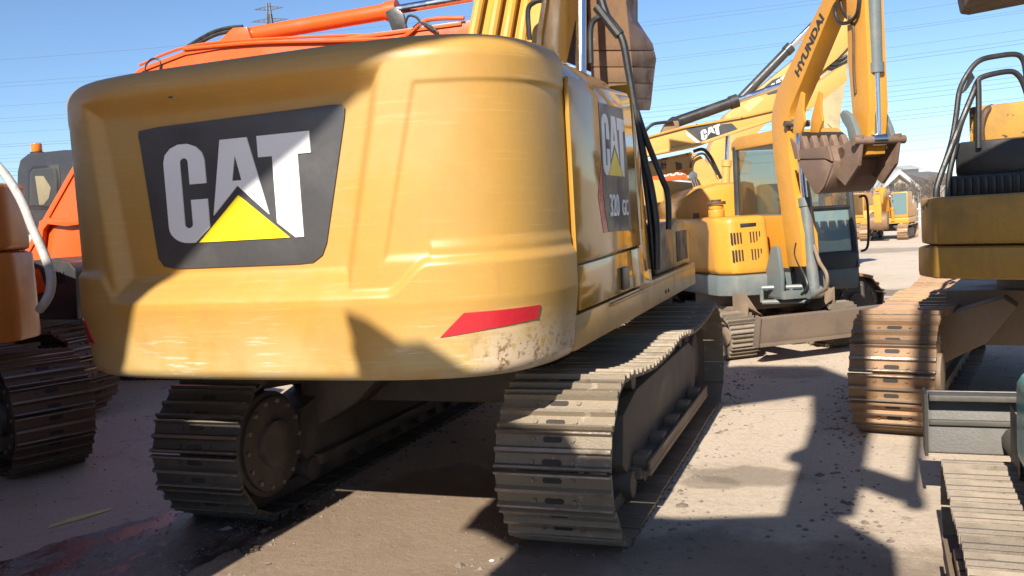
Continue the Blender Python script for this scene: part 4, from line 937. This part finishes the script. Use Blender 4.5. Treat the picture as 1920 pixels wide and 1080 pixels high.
track(F4, 1.19, 3.7, .95, .6, 30, 'brown', .04, holes=False, guards=False)
track(F4, -1.19, 3.7, .95, .6, 30, 'brown', .04, holes=False, guards=False)
car_body(F4, 2.38)

def far_front(label, px, py, heading, cabmat, s=1.0):
    p = at(px, py, 2, 0); X = thing('excavator', label, 'excavator', (p.x, p.y, 0), heading); X.matrix_basis = X.matrix_basis @ Matrix.Scale(s, 4)
    for sx in (1, -1): track(X, sx * 1.1, 3.4, .95, .6, 34, 'rusty', .03, holes=False, guards=False, side=sx)
    car_body(X, 2.2)
    boxp('deck', (-1.35, -2.4, 1.0), (1.35, 1.3, 1.35), M['hyun'], X, .04)
    boxp('engine_cover', (-1.3, -2.5, 1.36), (1.3, -.5, 2.2), M['hyun'], X, .08)
    boxp('side_box', (.4, .0, 1.36), (1.3, 1.25, 1.9), M['cream'], X, .05)
    c = boxp('cab', (-1.33, -.45, 1.36), (-.38, 1.3, 2.95), M['hyun'], X, .08)
    boxp('windscreen', (-1.27, 1.301, 1.55), (-.44, 1.315, 2.88), M[cabmat], c, .0)
    boxp('window', (-.379, -.3, 1.9), (-.372, 1.15, 2.8), M['glass'], c, 0)
    beam('boom', X, [(.6, 1.4), (.5, 1.9), (1.6, 3.1), (2.6, 3.3), (3.6, 2.7), (3.5, 2.3), (2.5, 2.8), (1.7, 2.6), (1.0, 1.4)], -.28, .28, M['hyun'])
    beam('stick', X, [(3.5, 2.9), (3.8, 2.8), (3.6, 1.2), (3.2, .7), (3.0, .75), (3.2, 1.4)], -.2, .2, M['hyun'])
    ram(X, (0, 1.9, 3.1), (0, 3.6, 3.0), .09, .55, M['black'])
    for sx in (-.45, .45): ram(X, (sx, 1.3, 1.2), (sx, 1.75, 2.7), .09, .5, M['hyun'])
    bucket(X, (3.1, .85), 160, 1.0, .85, 'wornbk')
    return X
far_front('distant yellow excavator with a blue green windscreen resting its bucket on the yard', 1668, 448, 192, 'blueglass', .68)
far_front('distant yellow excavator half hidden behind the mini excavator cab', 1596, 447, 200, 'glass', .70)

# ------------------------------------------------------------------ teal machine in the right foreground
G = thing('mini_excavator', 'teal mini excavator cut off by the right edge, with pale dusty track and steel blade', 'mini excavator', (4.13, -2.80, 0), 1.5)
track(G, -.74, 2.0, .50, .42, 34, 'pale', .02, side=-1, frame='darktrk', holes=True)
track(G, .74, 2.0, .50, .42, 34, 'pale', .02, side=1, frame='darktrk', holes=False)
car_body(G, 1.45, 'frame', .62)
BZ = .25
bm = bmn(); prism(bm, [(1.80, .10 + BZ), (1.86, .08 + BZ), (1.93, .24 + BZ), (1.95, .44 + BZ), (1.89, .46 + BZ), (1.86, .26 + BZ)], 0, -.98, .98); gb = fin('dozer_blade', bm, M['gblade'], G, .01)
boxp('top_flange', (-.97, 1.76, .42 + BZ), (.97, 1.885, .455 + BZ), M['gblade'], gb, .006)
boxp('end_plate', (-1.0, 1.74, .09 + BZ), (-.98, 1.96, .465 + BZ), M['gblade'], gb, .006); boxp('end_plate', (.98, 1.74, .09 + BZ), (1.0, 1.96, .465 + BZ), M['gblade'], gb, .006)
bm = bmn(); prism(bm, [(-.97, .26 + BZ), (-.97, .29 + BZ), (.97, .29 + BZ), (.97, .26 + BZ)], 1, 1.83, 1.865); fin('rib', bm, M['gblade'], gb, .004)
for sd_ in (-1, 1): tubep('blade_arm', [(sd_ * .45, .7, .34), (sd_ * .47, 1.4, .40), (sd_ * .50, 1.83, .43)], .09, M['gblade'], gb, 12)
bm = bmn(); prism(bm, [(-.62, -1.2), (-.665, -.3), (-.665, .55), (-.52, .95), (.0, 1.15), (.7, 1.05), (.8, .6), (.8, -1.2)], 2, .62, 1.08); fin('body', bm, M['teal'], G, .10, 4)
bm = bmn(); prism(bm, [(0, -1.2), (-.02, .2), (.1, .7), (.7, .6), (.75, -1.2)], 2, 1.085, 2.3); fin('cab', bm, M['charcoal'], G, .05)
beam('boom', G, [(.9, .9), (1.2, 1.0), (1.5, 2.4), (1.2, 3.6), (.4, 4.0), (.3, 3.8), (1.0, 3.4), (1.2, 2.5)], .3, .55, M['teal'])
gi = G.matrix_basis.inverted()
gk = bmn(); gp = [(p.x, p.z) for p in (at(x, y, 1, -1.55) for x, y in ((1795, 4), (1800, 27), (1816, 29), (1925, 8)))] + [(4.6, 3.1), (4.8, 3.6), (4.3, 4.4), (3.5, 4.2), (3.33, 3.5)]
prism(gk, gp, 1, -2.2, -1.55)
for v in gk.verts: v.co = gi @ v.co
fin('bucket', gk, M['brown'], G, .015)

# ------------------------------------------------------------------ unseen machines round the camera, shaped to throw the shadows seen in front
S = thing('excavator', 'yellow excavator behind the viewpoint with raised boom and bucket throwing the long shadows', 'excavator', (-5.3, -8.3, 0), 90)
def sh(pp, Y=-8.3): return [(x - (-5.3) - math.tan(SUN_AZ) * 5.4, s_ - Y * TE) for x, s_ in pp]   # outline read off its shadow
# local y of S runs along world +X, so its boom plane faces the sun
sb = beam('boom', S, sh([(-4.6, -4.6), (-2.6, -2.2), (-1.13, -.84), (-.85, -.36), (-.24, .13), (.18, .375), (.47, .58), (.92, .81), (1.5, 1.25), (2.35, 1.75)], -8.42) + sh([(2.6, 2.3), (2.2, 2.9), (1.3, 2.9), (.5, 2.5), (-.4, 1.75), (-1.3, 1.0), (-1.75, .55), (-2.6, -.4), (-4.4, -2.8), (-5.2, -4.4)], -8.18), -.12, .12, M['yellow'])
beam('stick', S, sh([(2.15, 2.3), (2.75, 2.3), (2.80, 1.0), (2.72, -.8), (2.30, -.9), (2.30, .9)]), -.10, .10, M['yellow'])
ram(S, Vector((0, *sh([(3.25, 2.3)])[0])), Vector((0, *sh([(3.05, -.6)])[0])), .075, .5, M['yellow'])
sk = beam('bucket', S, sh([(.92, -2.7), (.92, -.82), (1.32, -.86), (1.40, -1.0), (1.75, -1.0), (2.6, -.82), (2.95, -1.2), (2.9, -1.9), (2.4, -2.6), (1.6, -2.9)], -7.95), -.35, .35, M['bucket'], .03)
for k in range(4):
    c_ = -.33 + k * .2; beam('tooth', sk, sh([(.40, -.58), (.52, -.62), (.68, -.72), (.80, -.70), (1.1, -.86), (1.1, -1.06), (.92, -1.06), (.55, -.86), (.46, -.86)], -7.93), c_ - .04, c_ + .04, M['bucket'], .01)
beam('link', S, sh([(2.2, .05), (2.95, -.55), (3.1, -.5), (3.1, -.4), (2.3, .2)]), -.1, .1, M['bucket'], .01)
boxp('upper_body', (-1.35, -2.4, 1.1), (1.35, 1.4, 2.2), M['yellow'], S, .08)
boxp('cab', (-1.3, .0, 2.2), (-.4, 1.6, 2.95), M['black'], S, .06)
track(S, 1.19, 3.7, .95, .6, 30, 'rusty', .04, holes=False); track(S, -1.19, 3.7, .95, .6, 30, 'rusty', .04, holes=False)
car_body(S, 2.38)
S2 = thing('excavator', 'orange red excavator parked close behind the big yellow machine, left of the viewpoint', 'excavator', (-2.05, -6.75, 0), 180)
boxp('upper_body', (-1.35, -2.2, 1.0), (1.35, 1.5, 2.24), M['orange'], S2, .10)
boxp('cab', (.4, -1.2, 2.24), (1.33, .5, 2.9), M['black'], S2, .06)
boxp('counterweight', (-1.36, -2.45, 1.05), (1.36, -2.2, 2.225), M['orange'], S2, .03)
track(S2, 1.05, 3.5, .95, .6, 30, 'brown', .04, holes=False); track(S2, -1.05, 3.5, .95, .6, 30, 'brown', .04, holes=False)
car_body(S2, 2.1)
S3 = thing('excavator', 'dusty yellow excavator added out of sight beyond the left edge, its crosswise boom shading the ground', 'excavator', (-6.2, -5.3, 0), 90)  # unseen machine added to shade the ground and machine at the left
boxp('upper_body', (-1.3, -2.2, 1.0), (1.3, 2.4, 2.4), M['old'], S3, .08)
beam('boom', S3, [(.4, 2.3), (-1.5, 2.6), (-1.2, 3.3), (.2, 4.6), (2.2, 5.2), (3.2, 4.6), (3.4, 2.3), (2.2, 2.2)], -.3, .3, M['old'])
track(S3, 1.19, 3.7, .95, .6, 30, 'rusty', .04, holes=False); track(S3, -1.19, 3.7, .95, .6, 30, 'rusty', .04, holes=False)
car_body(S3, 2.38)

# ------------------------------------------------------------------ far buildings, trees, fence
def gx(px, depth): p = far(px, 400, depth); return p
def building(label, px0, px1, ytop, depth, d, wall, roof, gable=False, cat='building', storeys=1, name='building'):
    a, b = far(px0, 380, depth), far(px1, 380, depth); zt = far((px0 + px1) / 2, ytop, depth).z
    w = (b - a).length; bld = thing(name, label, cat, ((a.x + b.x) / 2, (a.y + b.y) / 2, 0), -20.6)
    if gable:
        ze = zt * .62
        bm = bmn(); prism(bm, [(-w / 2, 0), (w / 2, 0), (w / 2, ze), (0, zt), (-w / 2, ze)], 1, 0, d); fin('wall', bm, M[wall], bld)
        bm = bmn(); e = .5
        prism(bm, [(-w / 2 - e, ze - .3), (0, zt + .05), (w / 2 + e, ze - .3), (w / 2 + e, ze + .1), (0, zt + .5), (-w / 2 - e, ze + .1)], 1, -.6, d + .6); fin('roof', bm, M['whitewall'], bld)
    else:
        bm = bmn(); box(bm, (-w / 2, 0, 0), (w / 2, d, zt - .8)); fin('wall', bm, M[wall], bld)
        bm = bmn(); prism(bm, [(-.8, zt - .8), (d / 2, zt), (d + .8, zt - .8)], 0, -w / 2 - .5, w / 2 + .5); fin('roof', bm, M[roof], bld)
    return bld, w, zt
hb, w, zt = building('cream gabled house with two small windows beyond the far excavators', 1652, 1714, 328, 85, 9, 'wall', 'roof', True)
for x in (-.55, .55):
    f = boxp('window', (x - .32, -.08, zt * .58), (x + .32, -.005, zt * .80), M['whitewall'], hb, 0); boxp('pane', (x - .24, -.10, zt * .60), (x + .24, -.081, zt * .78), M['charcoal'], f, 0)
lb, w, zt = building('long low building with a dark roof behind the gabled house', 1600, 1780, 322, 125, 14, 'grey_wall', 'roof')
for i in range(12):
    x = -w / 2 + 1 + i * (w - 2) / 11; f = boxp('window', (x - .5, -.06, zt - 2.6), (x + .5, -.004, zt - 1.4), M['charcoal'], lb, 0)
wb, w, zt = building('white flat topped block rising behind the dark roofed building', 1703, 1724, 308, 150, 8, 'whitewall', 'whitewall')
building('grey house with a steep dark roof right of the white block', 1748, 1790, 322, 95, 8, 'grey_wall', 'roof')
building('pale shed standing far behind the orange red excavator', 1150, 1290, 378, 110, 8, 'grey_wall', 'roof', name='shed')
def bare_tree(label, px, depth, h):
    h *= .8
    p = far(px, 400, depth); t = thing('bare_tree', label, 'tree', (p.x, p.y, 0), 0, 'bare winter trees by the far houses')
    tr, tw = bmn(), bmn()
    def grow(a, d, l, r, lv):
        b = a + d * l; tube(tr if lv < 2 else tw, [a, b], [r, r * .65], 5 if lv < 2 else 3, False)
        if lv >= 5: return
        for k in range(3 if lv else 5):
            nd_ = (d + Vector((rnd.uniform(-.75, .75), rnd.uniform(-.75, .75), rnd.uniform(-.1, .5)))).normalized()
            grow(a + d * l * rnd.uniform(.55, 1.), nd_, l * rnd.uniform(.6, .82), r * .6, lv + 1)
    grow(Vector((0, 0, 0)), Vector((0, 0, 1)), h * .3, h * .022, 0)
    fin('trunk', tr, M['bark'], t); fin('crown', tw, M['bark'], t)
for i, (px, dp, h) in enumerate(((1622, 66, 5.2), (1640, 60, 4.6), (1676, 62, 4.2), (1690, 70, 5.0), (1706, 58, 4.3), (1722, 64, 4.9), (1738, 60, 4.4), (1752, 68, 5.2), (1770, 62, 5.0), (1786, 70, 5.4))):
    bare_tree('bare grey brown winter tree in the row before the distant houses', px, dp, h)
fa, fb = at(1560, 436, 2, 0), at(1840, 424, 2, 0)
fa = far(1560, 400, 52); fb = far(1850, 400, 52)
fe = thing('picket_fence', 'pale picket fence along the far side of the yard', 'fence', (fa.x, fa.y, 0), 69.4)
ln = (Vector((fb.x, fb.y, 0)) - Vector((fa.x, fa.y, 0))).length
pm = bmn(); prism(pm, [(-.06, 0), (.06, 0), (.06, 1.3), (0, 1.42), (-.06, 1.3)], 0, -.02, .02); pk = fin('picket', pm, M['whitewall'], fe)
pk.location = (0, 0, 0)
for i in range(1, int(ln / .28)):
    o = pk.copy(); COL.objects.link(o); o.parent = fe; o.location = (0, i * .28, rnd.uniform(-.05, .05))
boxp('rail', (.021, 0, .5), (.06, ln, .6), M['whitewall'], fe, 0); boxp('rail', (.021, 0, .95), (.06, ln, 1.05), M['whitewall'], fe, 0)
hill = bmn(); pts = []
# ------------------------------------------------------------------ power lines and pylon
hill.free()
L0, L1 = 235, 185
for yl, yr in ((128, -150), (170, -95), (178, -88), (214, -52), (236, -20), (243, -16), (262, 18), (284, 36), (288, 44), (300, 88), (306, 98), (312, 110), (326, 118), (330, 128), (336, 152), (350, 160), (353, 168), (356, 192), (362, 206), (372, 214), (376, 236)):
    a, b = far(-260, yl, L0), far(2180, yr, L1); pts = [a.lerp(b, i / 24) - Vector((0, 0, 4.0 * 4 * (i / 24) * (1 - i / 24))) for i in range(25)]
    bm = bmn(); tube(bm, pts, rnd.choice((.03, .036, .042)), 4); o = fin('power_line', bm, M['wire'])
    tag(o, 'thin dark power line crossing the blue sky with many others', 'power line', 'power lines across the sky')
pp = far(505, 30, 215); pz = far(490, 6, 215).z
PY = thing('pylon', 'tall lattice steel pylon peeking over the orange boom', 'pylon', (pp.x, pp.y, 0), -15)
bm = bmn(); H = pz
def leg(z): return 4.2 * (1 - z / H) ** 1.0 + .25
for sx in (-1, 1):
    for sy in (-1, 1): tube(bm, [(sx * leg(z), sy * leg(z), z) for z in (0, H * .5, H)], .12, 4)
zz = [H * (1 - .9 ** k * 1) for k in range(0, 30)]
for a, b in zip(zz, zz[1:]):
    for k in range(4):
        c1 = [(1, 1), (1, -1), (-1, -1), (-1, 1)][k]; c2 = [(1, -1), (-1, -1), (-1, 1), (1, 1)][k]
        tube(bm, [(c1[0] * leg(a), c1[1] * leg(a), a), (c2[0] * leg(b), c2[1] * leg(b), b)], .07, 4); tube(bm, [(c2[0] * leg(a), c2[1] * leg(a), a), (c1[0] * leg(b), c1[1] * leg(b), b)], .07, 4)
fin('lattice', bm, M['galv'], PY)
for z, w in ((H - 1.4, 3.6), (H - 4.2, 4.6), (H - 8., 5.2)):
    bm = bmn()
    for s in (-1, 1):
        for y in (-.4, .4):
            tube(bm, [(0, y, z + .5), (s * w, 0, z)], .07, 4); tube(bm, [(0, y, z - .4), (s * w, 0, z)], .07, 4)
        for q in (.3, .6): tube(bm, [(s * w * q, .3, z + .5 * (1 - q)), (s * w * q, -.3, z - .4 * (1 - q))], .05, 4)
    fin('crossarm', bm, M['galv'], PY)

# ------------------------------------------------------------------ litter on the ground
def clump(name, label, cat, px, py, r, mat, n=60, flat=.4):
    p = at(px, py, 2, 0); bm = bmn()
    bmesh.ops.create_icosphere(bm, subdivisions=3, radius=r)
    for v in bm.verts:
        k = 1 + .45 * math.sin(v.co.x * 70 / (r * 12) + 1.3) * math.cos(v.co.y * 90 / (r * 12)) + rnd.uniform(-.12, .12)
        v.co *= k; v.co.z = max(-r * .05, v.co.z * flat)
    o = fin(name, bm, mat); o.location = (p.x, p.y, 0.004); return tag(o, label, cat)
clump('mud_clod', 'dark clod of mud at the edge of the sunlit ground behind the left track', 'clod', 468, 1032, .055, M['mud'])
clump('stone', 'small pale stone on the sunlit ground at the bottom', 'stone', 922, 1053, .013, M['paper'])
clump('stone', 'small pale pebble right of the mud clod', 'stone', 503, 1058, .014, M['pale'])
def scrap(label, pix, z=.012):
    q = [at(x, y, 2, z) for x, y in pix]; bm = bmn(); v = [bm.verts.new(p + Vector((0, 0, rnd.uniform(0, .012)))) for p in q]; bm.faces.new(v)
    bmesh.ops.solidify(bm, geom=bm.faces[:], thickness=.003); return tag(fin('paper_scrap', bm, M['paper']), label, 'scrap')
scrap('torn white scrap lying in the dark wet patch behind the left track', ((408, 995), (430, 988), (437, 992), (420, 998)))

def gravel():
    bm = bmn()
    for i in range(2600):
        y = -5 + 15 * rnd.random() ** 1.6; x = rnd.uniform(-5.5, 5); r_ = rnd.uniform(.003, .011) * (1.6 if rnd.random() < .06 else 1)
        a = rnd.uniform(0, 6.3); c = Vector((x, y, 0))
        top = bm.verts.new(c + Vector((rnd.uniform(-.3, .3) * r_, rnd.uniform(-.3, .3) * r_, r_ * rnd.uniform(.6, 1.1))))
        ring = [bm.verts.new(c + Vector((math.cos(a + k * 1.26) * r_ * rnd.uniform(.8, 1.3), math.sin(a + k * 1.26) * r_ * rnd.uniform(.8, 1.3), 0))) for k in range(5)]
        for k in range(5): bm.faces.new((ring[k], ring[(k + 1) % 5], top))
    for i in range(1400):                                # dirt crumbs shed along the crawler tracks
        side_ = rnd.choice((-1.55, -.75, .85, 1.68, 2.75)); x = side_ + rnd.gauss(0, .12); y = rnd.uniform(-3.2, 3.5); r_ = rnd.uniform(.005, .020) * (1.8 if rnd.random() < .05 else 1)
        a = rnd.uniform(0, 6.3); c = Vector((x, y, 0)); top = bm.verts.new(c + Vector((0, 0, r_ * rnd.uniform(.5, .9))))
        ring = [bm.verts.new(c + Vector((math.cos(a + k * 1.05) * r_ * rnd.uniform(.7, 1.4), math.sin(a + k * 1.05) * r_ * rnd.uniform(.7, 1.4), 0))) for k in range(6)]
        for k in range(6): bm.faces.new((ring[k], ring[(k + 1) % 6], top))
    o = fin('gravel', bm, surf('loose grit', (.19, .15, .115), (.12, .095, .075), .8, 4., .85, bump=.2)); return tag(o, 'loose grit and small stones scattered over the dusty yard', 'gravel', kind='stuff')
gravel()
